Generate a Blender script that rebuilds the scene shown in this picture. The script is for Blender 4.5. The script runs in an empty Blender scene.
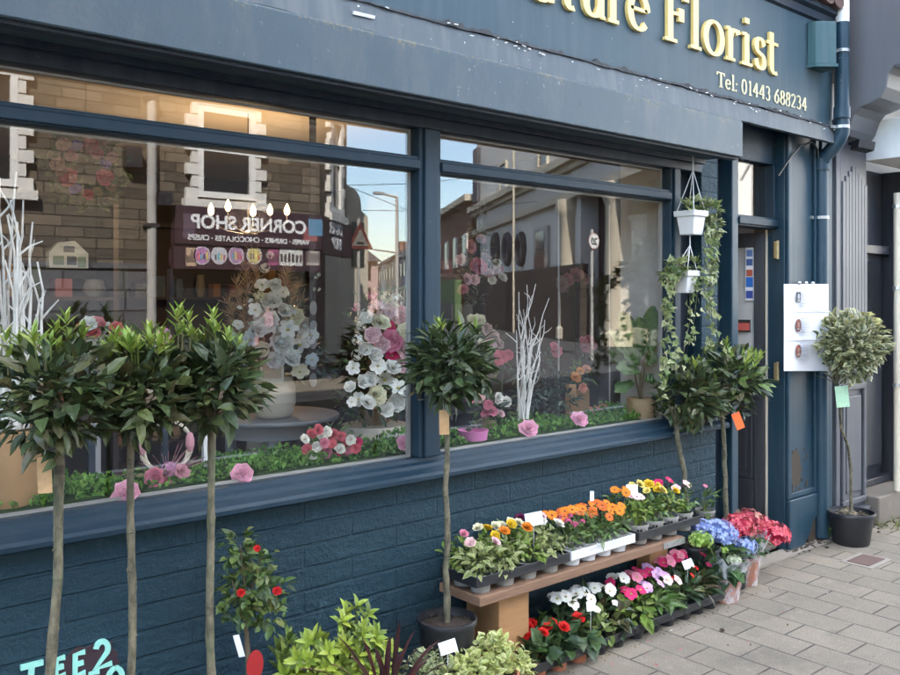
import bpy, math, random
from math import sin, cos, pi, radians, sqrt, tan, atan
random.seed(11)
R = random.uniform
COL = bpy.context.scene.collection

# ------------------------------------------------------------------ camera geometry (level camera, 1.5 m up)
FPX, CX, HY, YAW, CAMY, CAMZ = 877., 450., 297., radians(40.6), -2.65, 1.5
def XA(px, Y):
    return (Y - CAMY) * tan(YAW + atan((px - CX) / FPX))
def at(px, py, Y):
    """point seen at photo position px,py on the vertical plane Y"""
    a = atan((px - CX) / FPX)
    dep = (Y - CAMY) / cos(YAW + a) * cos(a)
    return (XA(px, Y), Y, CAMZ + (HY - py) / FPX * dep)
def gz(px, py, z=0.0):
    dep = (CAMZ - z) * FPX / (py - HY); lx = (px - CX) / FPX * dep
    return (dep * sin(YAW) + lx * cos(YAW), CAMY + dep * cos(YAW) - lx * sin(YAW), z)

# ------------------------------------------------------------------ vector helpers
def vadd(a, b): return (a[0]+b[0], a[1]+b[1], a[2]+b[2])
def vsub(a, b): return (a[0]-b[0], a[1]-b[1], a[2]-b[2])
def vmul(a, s): return (a[0]*s, a[1]*s, a[2]*s)
def mad(a, b, s): return (a[0]+b[0]*s, a[1]+b[1]*s, a[2]+b[2]*s)
def dot(a, b): return a[0]*b[0]+a[1]*b[1]+a[2]*b[2]
def cross(a, b): return (a[1]*b[2]-a[2]*b[1], a[2]*b[0]-a[0]*b[2], a[0]*b[1]-a[1]*b[0])
def nrm(a):
    l = sqrt(dot(a, a)) or 1.0
    return (a[0]/l, a[1]/l, a[2]/l)
def perp(d):
    u = (0, 0, 1) if abs(d[2]) < .9 else (1, 0, 0)
    return nrm(cross(cross(d, u), d))
def rdir():
    z = R(-1, 1); a = R(0, 2*pi); r = sqrt(1-z*z)
    return (r*cos(a), r*sin(a), z)
def jit(c, s=.15):
    k = 1 + R(-s, s)
    return (c[0]*k*(1+R(-s, s)*.4), c[1]*k, c[2]*k*(1+R(-s, s)*.4))
def mixc(a, b, t): return tuple(a[i]*(1-t)+b[i]*t for i in range(3))

# ------------------------------------------------------------------ mesh builder
class MB:
    def __init__(s): s.v = []; s.f = []; s.c = []
    def add(s, vs, fs, col=(.5, .5, .5)):
        o = len(s.v); s.v.extend(vs)
        s.c.extend(col if isinstance(col, list) else [col]*len(vs))
        s.f.extend([tuple(i+o for i in f) for f in fs])
    def box(s, x0, x1, y0, y1, z0, z1, col=(.5, .5, .5)):
        v = [(x0,y0,z0),(x1,y0,z0),(x1,y1,z0),(x0,y1,z0),(x0,y0,z1),(x1,y0,z1),(x1,y1,z1),(x0,y1,z1)]
        s.add(v, [(0,3,2,1),(4,5,6,7),(0,1,5,4),(1,2,6,5),(2,3,7,6),(3,0,4,7)], col)
    def obox(s, c, ax, ay, az, hx, hy, hz, col=(.5, .5, .5)):
        v = []
        for k in ((-1,-1,-1),(1,-1,-1),(1,1,-1),(-1,1,-1),(-1,-1,1),(1,-1,1),(1,1,1),(-1,1,1)):
            v.append(mad(mad(mad(c, ax, hx*k[0]), ay, hy*k[1]), az, hz*k[2]))
        s.add(v, [(0,3,2,1),(4,5,6,7),(0,1,5,4),(1,2,6,5),(2,3,7,6),(3,0,4,7)], col)
    def tube(s, pts, rs, n=8, col=(.5, .5, .5), cap=True):
        if not isinstance(rs, (list, tuple)): rs = [rs]*len(pts)
        vs = []; fs = []; u = None
        for i, p in enumerate(pts):
            d = nrm(vsub(pts[min(i+1, len(pts)-1)], pts[max(i-1, 0)]))
            if u is None: u = perp(d)
            else: u = nrm(mad(u, d, -dot(u, d)))
            w = cross(d, u)
            for k in range(n):
                a = 2*pi*k/n
                vs.append(mad(mad(p, u, rs[i]*cos(a)), w, rs[i]*sin(a)))
        for i in range(len(pts)-1):
            for k in range(n):
                a = i*n+k; b = i*n+(k+1) % n
                fs.append((a, b, b+n, a+n))
        if cap:
            fs.append(tuple(reversed(range(n)))); fs.append(tuple(range((len(pts)-1)*n, len(pts)*n)))
        s.add(vs, fs, col)
    def lathe(s, c, prof, n=24, col=(.5, .5, .5), sq=None):
        """prof: list of (radius, z); closed at ends when radius 0"""
        vs = []; fs = []
        for r, z in prof:
            for k in range(n):
                a = 2*pi*k/n
                vs.append((c[0]+r*cos(a), c[1]+r*sin(a), c[2]+z))
        for i in range(len(prof)-1):
            for k in range(n):
                a = i*n+k; b = i*n+(k+1) % n
                fs.append((a, b, b+n, a+n))
        if prof[0][0] > .001: fs.append(tuple(reversed(range(n))))
        if prof[-1][0] > .001: fs.append(tuple(range((len(prof)-1)*n, len(prof)*n)))
        s.add(vs, fs, col)
    def prism(s, poly, ax, a0, a1, col=(.5, .5, .5)):
        """poly of 2-D points extruded along axis ax ('x': poly is (y,z); 'y': poly is (x,z); 'z': poly is (x,y))"""
        n = len(poly)
        def mk(p, a): return {'x': (a, p[0], p[1]), 'y': (p[0], a, p[1]), 'z': (p[0], p[1], a)}[ax]
        vs = [mk(p, a0) for p in poly]+[mk(p, a1) for p in poly]
        fs = [tuple(range(n)), tuple(range(2*n-1, n-1, -1))]
        for i in range(n):
            j = (i+1) % n; fs.append((j, i, i+n, j+n))
        s.add(vs, fs, col)
    def ball(s, c, r, n=8, col=(.5, .5, .5), rz=None):
        rz = rz or r
        m = max(4, n//2)
        s.lathe(c, [(r*sin(pi*i/m)+1e-5, -rz*cos(pi*i/m)) for i in range(m+1)], n, col)
    # -------- botany
    def leaf(s, p, d, n, L, W, col, edge=None, droop=.25, fold=.3):
        sd = nrm(cross(d, n)); n = cross(sd, d)
        e = edge or col
        def row(t, w):
            m = mad(mad(p, d, L*t), n, -droop*L*t*t)
            h = W*.5*w; up = fold*h
            return [mad(mad(m, sd, -h), n, up), m, mad(mad(m, sd, h), n, up)]
        vs = [p]+row(.3, .95)+row(.66, .8)+[mad(mad(p, d, L), n, -droop*L)]
        cs = [col, e, col, e, e, col, e, e]
        s.add(vs, [(0,2,1),(0,3,2),(1,2,5,4),(2,3,6,5),(4,5,7),(5,6,7)], cs)
    def petal(s, p, d, n, L, W, a0, a1, c0, c1, wid=(.35, 1, .95, .45)):
        sd = nrm(cross(d, n)); q = p; vs = []; cs = []
        m = len(wid)
        for i in range(m):
            t = i/(m-1)
            h = W*.5*wid[i]
            a = a0+(a1-a0)*t
            nn = (n[0]*cos(a)-d[0]*sin(a), n[1]*cos(a)-d[1]*sin(a), n[2]*cos(a)-d[2]*sin(a))
            lift = .22*h
            vs += [mad(mad(q, sd, -h), nn, lift), q, mad(mad(q, sd, h), nn, lift)]
            c = mixc(c0, c1, t); cs += [c, c, c]
            st = L/(m-1)
            q = mad(mad(q, d, st*cos(a)), n, st*sin(a))
        fs = []
        for i in range(m-1):
            b = i*3
            fs += [(b, b+1, b+4, b+3), (b+1, b+2, b+5, b+4)]
        s.add(vs, fs, cs)
    def rose(s, p, n, r, col, inner=None, rings=4, per=5):
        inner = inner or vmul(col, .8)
        u = perp(n); w = cross(n, u); tw = R(0, 6)
        for k in range(rings):
            t = (k+.4)/rings
            for j in range(per+(k > 1)):
                a = tw+2*pi*(j+.5*k)/(per+(k > 1))+R(-.15, .15)
                d = mad(vmul(u, cos(a)), w, sin(a))
                L = r*(.62+.48*t)*R(.92, 1.08); el = radians(104-62*t+R(-9, 9))
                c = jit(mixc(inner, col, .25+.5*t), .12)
                s.petal(mad(mad(p, d, r*.16*t), n, -r*.30*t), d, n, L, L*1.1, el+radians(12), el-radians(58), vmul(c, .16+.14*t), jit(mixc(c, col, .9), .10), (.5, 1, 1.05, .7))  # petal bases darkened: shade between the petals is put into the colour
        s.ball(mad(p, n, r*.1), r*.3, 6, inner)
    def daisy(s, p, n, r, col, eye, k=12, wide=.36, el=.15):
        u = perp(n); w = cross(n, u); tw = R(0, 6)
        for j in range(k):
            a = tw+2*pi*j/k; d = mad(vmul(u, cos(a)), w, sin(a))
            s.petal(mad(p, d, r*.1), d, n, r*.92*R(.9, 1.05), r*wide*2, el, -.15, jit(col, .1), jit(col, .12), (.4, .9, 1, .5))
        s.ball(mad(p, n, r*.05), r*.22, 6, eye, r*.12)
    def floret(s, p, n, r, col):
        u = perp(n); w = cross(n, u); tw = R(0, 6); c = jit(col, .15)
        vs = [p]; cs = [mixc(c, (.8, .8, .6), .25)]; fs = []
        for j in range(4):
            a = tw+pi/2*j
            for da, rr, h in ((-.6, .75, .12), (0, 1, .2), (.6, .75, .12)):
                d = mad(vmul(u, cos(a+da)), w, sin(a+da)); vs.append(mad(mad(p, d, r*rr), n, r*h)); cs.append(c)
            b = 1+3*j; fs.append((0, b, b+1, b+2))
        s.add(vs, fs, cs)
    def build(s, name, m, parent=None, smooth=False, loc=None):
        me = bpy.data.meshes.new(name)
        me.from_pydata(s.v, [], s.f); me.update()
        a = me.color_attributes.new('tint', 'FLOAT_COLOR', 'POINT')
        flat = []
        for c in s.c: flat += [c[0], c[1], c[2], 1.0]
        a.data.foreach_set('color', flat)
        if smooth:
            me.polygons.foreach_set('use_smooth', [True]*len(me.polygons)); me.set_sharp_from_angle(angle=radians(45))
        me.materials.append(m)
        o = bpy.data.objects.new(name, me); COL.objects.link(o)
        if parent is not None:
            o.parent = parent
            wl = root_loc(parent)
            if wl != (0, 0, 0): me.transform(__import__('mathutils').Matrix.Translation((-wl[0], -wl[1], -wl[2])))
        return o
def root_loc(o):
    l = [0, 0, 0]
    while o is not None:
        for i in range(3): l[i] += o.location[i]
        o = o.parent
    return tuple(l)
def thing(name, label, cat, loc=(0, 0, 0), group=None):
    o = bpy.data.objects.new(name, None); COL.objects.link(o)
    o.empty_display_size = .1; o.location = loc; o['label'] = label; o['category'] = cat
    if group: o['group'] = group
    return o
def tag(o, label, cat, group=None):
    o['label'] = label; o['category'] = cat
    if group: o['group'] = group
    return o
def kind(o, k): o['kind'] = k; return o
def bevel(o, w=.004, seg=2):
    m = o.modifiers.new('bevel', 'BEVEL'); m.width = w; m.segments = seg; m.limit_method = 'ANGLE'; m.angle_limit = radians(40)
    return o

# ------------------------------------------------------------------ materials
class NT:
    def __init__(s, name):
        s.m = bpy.data.materials.new(name); s.m.use_nodes = True; s.t = s.m.node_tree; s.n = s.t.nodes; s.l = s.t.links
        s.b = s.n['Principled BSDF']; s.out = s.n['Material Output']
    def new(s, t, **kw):
        x = s.n.new(t)
        for k, v in kw.items():
            if k.startswith('i_'): x.inputs[k[2:].replace('_', ' ')].default_value = v
            else: setattr(x, k, v)
        return x
    def link(s, a, b): s.l.new(a, b)
    def coords(s, scale=(1, 1, 1), kindc='Object'):
        tc = s.new('ShaderNodeTexCoord'); mp = s.new('ShaderNodeMapping'); mp.inputs['Scale'].default_value = scale
        s.link(tc.outputs[kindc], mp.inputs['Vector']); return mp.outputs['Vector']
    def geo(s, scale=(1, 1, 1)):
        tc = s.new('ShaderNodeNewGeometry'); mp = s.new('ShaderNodeMapping'); mp.inputs['Scale'].default_value = scale
        s.link(tc.outputs['Position'], mp.inputs['Vector']); return mp.outputs['Vector']
    def noise(s, vec, scale, detail=5, rough=.6):
        x = s.new('ShaderNodeTexNoise'); x.inputs['Scale'].default_value = scale; x.inputs['Detail'].default_value = detail; x.inputs['Roughness'].default_value = rough
        s.link(vec, x.inputs['Vector']); return x.outputs['Fac']
    def ramp(s, fac, stops):
        x = s.new('ShaderNodeValToRGB'); e = x.color_ramp.elements
        while len(e) < len(stops): e.new(.5)
        for i, (p, c) in enumerate(stops):
            e[i].position = p; e[i].color = (c[0], c[1], c[2], 1) if isinstance(c, (tuple, list)) else (c, c, c, 1)
        s.link(fac, x.inputs['Fac']); return x.outputs['Color']
    def mix(s, fac, a, b, mode='MIX'):
        x = s.new('ShaderNodeMix', data_type='RGBA', blend_type=mode)
        for sock, v in ((x.inputs[0], fac), (x.inputs[6], a), (x.inputs[7], b)):
            if hasattr(v, 'is_linked') or hasattr(v, 'links'): s.link(v, sock)
            else: sock.default_value = v if not isinstance(v, tuple) else (v[0], v[1], v[2], 1)
        return x.outputs[2]
    def math(s, op, a, b=0.):
        x = s.new('ShaderNodeMath', operation=op)
        for sock, v in ((x.inputs[0], a), (x.inputs[1], b)):
            if hasattr(v, 'links'): s.link(v, sock)
            else: sock.default_value = v
        return x.outputs[0]
    def bump(s, h, strength=.3, dist=.01, prev=None):
        x = s.new('ShaderNodeBump'); x.inputs['Strength'].default_value = strength; x.inputs['Distance'].default_value = dist
        s.link(h, x.inputs['Height'])
        if prev is not None: s.link(prev, x.inputs['Normal'])
        s.link(x.outputs['Normal'], s.b.inputs['Normal']); return x.outputs['Normal']
    def color(s, c):
        if hasattr(c, 'links'): s.link(c, s.b.inputs['Base Color'])
        else: s.b.inputs['Base Color'].default_value = (c[0], c[1], c[2], 1)
    def rough(s, r):
        if hasattr(r, 'links'): s.link(r, s.b.inputs['Roughness'])
        else: s.b.inputs['Roughness'].default_value = r

def simple(name, c, rough=.6, var=.18, scale=20, bump=.15, metal=0, stretch=(1, 1, 1)):
    k = NT(name); g = k.geo(stretch)
    n = k.noise(g, scale)
    k.color(k.mix(n, vmul(c, 1-var), vmul(c, 1+var))); k.rough(k.math('ADD', rough-.1, k.math('MULTIPLY', n, .2)))
    k.b.inputs['Metallic'].default_value = metal
    if bump: k.bump(k.noise(g, scale*4), bump, .004)
    return k.m
def painted(name, c, rough=.42, chips=.5, chipcol=(.45, .45, .43), streak=.25, under=(.01, .012, .014)):
    """old gloss paint: brush variation, flaked specks, runs and grime of its own"""
    k = NT(name); g = k.geo(); gs = k.geo((6, 6, .5))
    big = k.noise(g, 2.3); st = k.noise(gs, 3.0)
    col = k.mix(big, vmul(c, .86), vmul(c, 1.15))
    col = k.mix(k.math('MULTIPLY', k.ramp(st, [(.45, 0.), (.75, 1.)]), streak), col, mixc(c, (.25, .25, .24), .35))
    fine = k.noise(g, 60, 3); mask = k.noise(g, 3.7, 3)
    chip = k.math('MULTIPLY', k.ramp(fine, [(.70, 0.), (.715, 1.)]), k.ramp(mask, [(.52, 0.), (.62, 1.)]))
    col = k.mix(k.math('MULTIPLY', chip, chips), col, chipcol)
    fine2 = k.noise(k.geo((1.3, 1.3, 1.3)), 34, 4)
    chip2 = k.math('MULTIPLY', k.ramp(fine2, [(.72, 0.), (.735, 1.)]), k.ramp(mask, [(.40, 1.), (.5, 0.)]))
    col = k.mix(k.math('MULTIPLY', chip2, chips), col, under)
    k.color(col); k.rough(k.math('ADD', rough-.08, k.math('MULTIPLY', big, .2)))
    k.b.inputs['Specular IOR Level'].default_value = .35; n1 = k.bump(k.noise(g, 120, 2), .06, .002)
    k.bump(k.math('SUBTRACT', big, k.math('MULTIPLY', chip, .4)), .12, .006, n1)
    return k.m
def vcol(name, rough=.5, trans=.25, spec=.5, noise=.12):
    """surface whose own colour is stored per leaf or petal"""
    k = NT(name); a = k.new('ShaderNodeAttribute', attribute_name='tint')
    n = k.noise(k.geo(), 90, 3)
    c = k.mix(k.math('MULTIPLY', n, noise*2), a.outputs['Color'], k.mix(1., a.outputs['Color'], (.55, .55, .55), 'MULTIPLY'))
    k.color(c); k.rough(rough); k.b.inputs['Specular IOR Level'].default_value = spec
    k.bump(n, .1, .002)
    if trans:
        t = k.new('ShaderNodeBsdfTranslucent'); k.link(c, t.inputs['Color'])
        x = k.new('ShaderNodeMixShader'); x.inputs[0].default_value = trans
        k.link(k.b.outputs[0], x.inputs[1]); k.link(t.outputs[0], x.inputs[2]); k.link(x.outputs[0], k.out.inputs['Surface'])
    return k.m
NAVY = (.008, .026, .042)
M = {}
def shutter_paint():
    k = NT('shutter_box_paint'); g = k.geo(); c0 = (.033, .055, .069)
    big = k.noise(g, 1.7, 5, .65); blot = k.noise(k.geo((1, 1, .35)), 9, 5, .7); fine = k.noise(g, 85, 3)
    c = k.mix(big, vmul(c0, .75), vmul(c0, 1.3)); c = k.mix(k.math('MULTIPLY', k.ramp(blot, [(.45, 0.), (.7, 1.)]), .4), c, (.095, .10, .10))
    sp = k.new('ShaderNodeSeparateXYZ'); k.link(k.geo(), sp.inputs[0])
    topg = k.ramp(k.math('ADD', k.math('MULTIPLY', k.math('SUBTRACT', sp.outputs['Z'], 2.33), 12.), k.math('MULTIPLY', k.math('SUBTRACT', blot, .5), 1.6)), [(.3, 0.), (.75, 1.)])
    rust = k.math('MULTIPLY', k.ramp(fine, [(.52, 0.), (.6, 1.)]), topg)
    c = k.mix(k.math('MULTIPLY', rust, .75), c, (.17, .135, .05))
    spot = k.math('MULTIPLY', k.ramp(k.noise(k.geo((1.1, 1, .9)), 46, 2), [(.70, 0.), (.715, 1.)]), k.ramp(k.noise(g, 2.2), [(.45, 0.), (.6, 1.)]))
    c = k.mix(k.math('MULTIPLY', spot, .5), c, (.25, .27, .27)); dk = k.ramp(k.noise(k.geo((1, 1, .5)), 30, 3), [(.70, 0.), (.72, .6)]); c = k.mix(dk, c, (.015, .02, .025))
    k.color(c); k.rough(.5); k.bump(k.math('ADD', fine, k.math('MULTIPLY', big, 2.)), .12, .004); return k.m
M['navy'] = painted('navy_paint', NAVY, .5, .6, (.45, .45, .43), .07)
M['navy_dark'] = painted('navy_paint_dark', (.012, .022, .036), .5, .3)
M['teal'] = painted('teal_paint', (.014, .041, .062), .4, .8)
M['fascia'] = painted('fascia_paint', (.028, .057, .074), .5, .9, (.6, .6, .58), .25)
M['shutter'] = shutter_paint()
M['grey'] = painted('grey_paint', (.075, .078, .088), .42, .6, (.02, .02, .02), .2)
M['grey_lt'] = painted('pale_grey_paint', (.12, .124, .132), .45, .6, (.02, .02, .02), .3)
M['charcoal'] = painted('charcoal_paint', (.022, .023, .03), .4, .3)
M['alarm'] = painted('alarm_box_paint', (.03, .085, .095), .5, .6, (.3, .12, .08), .5)
M['white'] = simple('white_paint', (.72, .71, .68), .5, .08)
M['gold'] = simple('gold_letter', (.74, .55, .20), .38, .08, 30, .05)
M['gold_pale'] = simple('pale_gold_letter', (.62, .55, .33), .5, .08, 30, 0)
M['plastic_w'] = simple('white_plastic', (.62, .62, .61), .35, .04, 10, 0)
M['plastic_b'] = simple('black_plastic', (.018, .018, .02), .4, .25, 14, .08)
M['plastic_pink'] = simple('pink_plastic', (.62, .20, .42), .4, .08, 10, 0)
M['pot_grey'] = simple('grey_pot', (.25, .235, .21), .6, .12, 20, .1)
M['terracotta'] = simple('terracotta', (.33, .115, .06), .7, .2, 25, .15)
M['soil'] = simple('potting_soil', (.03, .018, .011), .95, .6, 90, 1.)
def bark():
    k = NT('bark'); g = k.geo((1, 1, .4)); n = k.noise(g, 42, 5, .7); n2 = k.noise(k.geo((.3, .3, 1)), 30, 3)
    c = k.mix(k.ramp(n, [(.38, 0.), (.62, 1.)]), (.055, .048, .028), (.17, .145, .092)); c = k.mix(k.ramp(n2, [(.62, 0.), (.68, .7)]), c, (.045, .035, .022))
    c = k.mix(k.ramp(k.noise(k.geo(), 9, 3), [(.5, 0.), (.65, .35)]), c, (.09, .11, .05)); k.color(c); k.rough(.85); k.bump(n, .7, .004); return k.m
M['bark'] = bark()
M['bark_dark'] = simple('bark_dark', (.12, .085, .05), .85, .4, 40, .5, 0, (1, 1, .3))
M['wood'] = simple('sawn_wood', (.33, .17, .07), .7, .3, 9, .35, 0, (1, 6, 12))
M['wood_old'] = simple('weathered_plank', (.18, .10, .058), .75, .4, 7, .5, 0, (.7, 7, 9))
M['metal'] = simple('galvanised', (.45, .45, .44), .4, .15, 30, .05, .9)
M['brass'] = simple('brass', (.42, .33, .17), .45, .3, 40, .1, .7)
M['leaf'] = vcol('leaf', .42, .22, .45)
M['leaf_soft'] = vcol('soft_leaf', .6, .3, .3)
M['petal'] = vcol('petal', .65, .18, .2, .06)
M['card'] = simple('white_card', (.8, .8, .79), .7, .03, 10, 0)
M['plainv'] = vcol('coloured_print', .6, 0, .3, .05)
M['paper'] = simple('paper', (.78, .78, .80), .75, .04, 8, .25)
M['plaster'] = simple('grey_plaster', (.42, .415, .40), .85, .1, 5, .2)
M['plaster_w'] = simple('white_plaster', (.55, .53, .5), .85, .08, 4, .15)
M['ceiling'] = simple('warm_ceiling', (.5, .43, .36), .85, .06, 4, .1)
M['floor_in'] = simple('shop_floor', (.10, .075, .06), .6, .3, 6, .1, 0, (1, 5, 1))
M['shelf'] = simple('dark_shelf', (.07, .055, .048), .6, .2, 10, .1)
M['furn'] = simple('grey_furniture_paint', (.30, .29, .28), .55, .12, 12, .08)
M['ceramic'] = simple('cream_ceramic', (.64, .56, .43), .35, .08, 8, 0)
M['basket'] = simple('wicker', (.36, .25, .14), .75, .35, 60, .8, 0, (1, 1, 3))
M['kraft'] = simple('kraft_paper', (.34, .20, .09), .7, .2, 12, .2)
M['moss'] = vcol('moss', .8, .3, .1)
M['concrete'] = simple('old_concrete', (.27, .235, .19), .9, .28, 7, .5)
M['step'] = simple('step_stone', (.15, .125, .10), .9, .35, 9, .6)
M['dirt'] = simple('dirt', (.06, .045, .03), .95, .5, 40, .9)
M['rust'] = simple('rusty_cover', (.12, .07, .055), .8, .3, 30, .5)
M['asphalt'] = simple('asphalt', (.055, .055, .058), .9, .25, 60, .4)
M['kerbstone'] = simple('kerbstone', (.3, .29, .27), .9, .2, 15, .3)
M['roadpaint'] = simple('road_paint', (.7, .7, .68), .7, .15, 20, .1)
M['slate'] = simple('slate', (.06, .06, .07), .7, .3, 12, .3)
M['render_w'] = simple('white_render', (.62, .60, .56), .85, .12, 3, .3)
M['render_c'] = simple('cream_render', (.5, .44, .34), .85, .12, 3, .3)
M['render_p'] = simple('pink_render', (.5, .36, .33), .85, .12, 3, .3)
M['roughcast'] = simple('carved_plaster', (.56, .53, .49), .9, .25, 9, 1.)
M['pipe_grey'] = simple('grey_pipe', (.34, .33, .31), .6, .15, 10, .1)
M['darkglass'] = simple('dark_window', (.02, .022, .025), .12, .2, 2, 0)
M['maroon'] = simple('sign_board', (.05, .026, .034), .45, .3, 3, 0)
M['mint'] = simple('mint_paint', (.30, .66, .55), .55, .15, 40, .2)
M['darkred'] = simple('dark_red_paint', (.035, .016, .022), .6, .3, 30, .4)
M['orange'] = simple('orange_tag', (.78, .13, .025), .5, .06, 10, 0)
M['tag_tan'] = simple('tan_tag', (.42, .25, .11), .6, .5, 45, 0)
M['tag_green'] = simple('green_tag', (.36, .55, .36), .6, .3, 90, 0)
M['red'] = simple('red_card', (.30, .012, .014), .5, .08, 10, 0)
M['branch_w'] = simple('white_branch', (.66, .64, .59), .7, .08, 30, .3)
def emis(name, c, s):
    k = NT(name); k.b.inputs['Emission Color'].default_value = (*c, 1); k.b.inputs['Emission Strength'].default_value = s; return k.m
M['bulb'] = emis('lit_bulb', (1, .62, .25), 3)
def glass_mat(name, r0=.05, tintc=(.93, .95, .94)):
    k = NT(name); lw = k.new('ShaderNodeLayerWeight'); lw.inputs['Blend'].default_value = .5
    p = k.math('POWER', lw.outputs['Facing'], 4.5)
    f = k.math('ADD', r0, k.math('MULTIPLY', p, 1-r0))
    tr = k.new('ShaderNodeBsdfTransparent'); tr.inputs[0].default_value = (*tintc, 1)
    gl = k.new('ShaderNodeBsdfGlossy'); gl.inputs['Roughness'].default_value = 0.0; gl.inputs['Color'].default_value = (1, 1, 1, 1)
    bp = k.new('ShaderNodeBump'); bp.inputs['Strength'].default_value = .005; bp.inputs['Distance'].default_value = .02
    k.link(k.noise(k.geo(), 2.2, 1), bp.inputs['Height']); k.link(bp.outputs[0], gl.inputs['Normal'])
    x = k.new('ShaderNodeMixShader'); k.link(f, x.inputs[0]); k.link(tr.outputs[0], x.inputs[1]); k.link(gl.outputs[0], x.inputs[2])
    k.link(x.outputs[0], k.out.inputs['Surface']); return k.m
M['glass'] = glass_mat('shop_glass', .043, (.98, .985, .98))
M['glass_thin'] = glass_mat('thin_glass', .03, (.97, .98, .98))
def film():
    k = NT('cellophane'); k.b.inputs['Roughness'].default_value = .12
    k.b.inputs['Base Color'].default_value = (.9, .9, .9, 1)
    tr = k.new('ShaderNodeBsdfTransparent'); x = k.new('ShaderNodeMixShader')
    f = k.ramp(k.noise(k.geo((1, 1, .4)), 28, 3), [(.42, .06), (.62, .5)])
    k.link(f, x.inputs[0]); k.link(tr.outputs[0], x.inputs[1]); k.link(k.b.outputs[0], x.inputs[2]); k.link(x.outputs[0], k.out.inputs['Surface'])
    k.bump(k.noise(k.geo(), 40, 2), .6, .01); return k.m
M['film'] = film()
def riser():
    """painted rock-faced brick under the window"""
    k = NT('painted_brick'); tc = k.new('ShaderNodeNewGeometry'); sp = k.new('ShaderNodeSeparateXYZ'); k.link(tc.outputs['Position'], sp.inputs[0])
    cb = k.new('ShaderNodeCombineXYZ'); k.link(sp.outputs['X'], cb.inputs[0]); k.link(sp.outputs['Z'], cb.inputs[1])
    br = k.new('ShaderNodeTexBrick', offset=.5); k.link(cb.outputs[0], br.inputs['Vector'])
    for n, v in (('Scale', 1), ('Mortar Size', .007), ('Mortar Smooth', .5), ('Brick Width', .40), ('Row Height', .079)): br.inputs[n].default_value = v
    br.inputs['Color1'].default_value = (.2, .2, .2, 1); br.inputs['Color2'].default_value = (.8, .8, .8, 1); br.inputs['Mortar'].default_value = (.5, .5, .5, 1)
    g = k.geo(); big = k.noise(g, 2.); rock = k.noise(g, 38, 6, .7); mid = k.noise(k.geo((1, 1, 1.6)), 14, 4)
    c = k.mix(big, (.008, .031, .045), (.015, .045, .063))
    c = k.mix(k.math('MULTIPLY', br.outputs['Color'], .22), c, (.015, .052, .078))
    worn = k.math('MULTIPLY', k.ramp(mid, [(.56, 0.), (.68, 1.)]), k.ramp(k.noise(g, 5), [(.5, 0.), (.62, 1.)]))
    c = k.mix(k.math('MULTIPLY', worn, .35), c, (.10, .14, .17))
    spk = k.math('MULTIPLY', k.ramp(k.noise(k.geo((1.6, 1, .7)), 48, 3), [(.735, 0.), (.75, 1.)]), k.ramp(k.noise(g, 1.7), [(.5, 0.), (.6, 1.)]))
    c = k.mix(spk, c, (.4, .45, .48))
    spl = k.math('MULTIPLY', k.ramp(k.math('ADD', sp.outputs['Z'], k.math('MULTIPLY', mid, .25)), [(.12, 1.), (.34, 0.)]), k.ramp(k.noise(g, 30, 4), [(.42, 0.), (.6, 1.)]))
    c = k.mix(k.math('MULTIPLY', spl, .6), c, (.09, .085, .075))
    k.color(c); k.rough(.6); k.b.inputs['Specular IOR Level'].default_value = .3
    h = k.math('SUBTRACT', k.math('ADD', k.math('MULTIPLY', rock, 1.0), k.math('MULTIPLY', mid, .8)), k.math('MULTIPLY', br.outputs['Fac'], .5))
    k.bump(h, 1., .015); return k.m
M['riser'] = riser()
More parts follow.
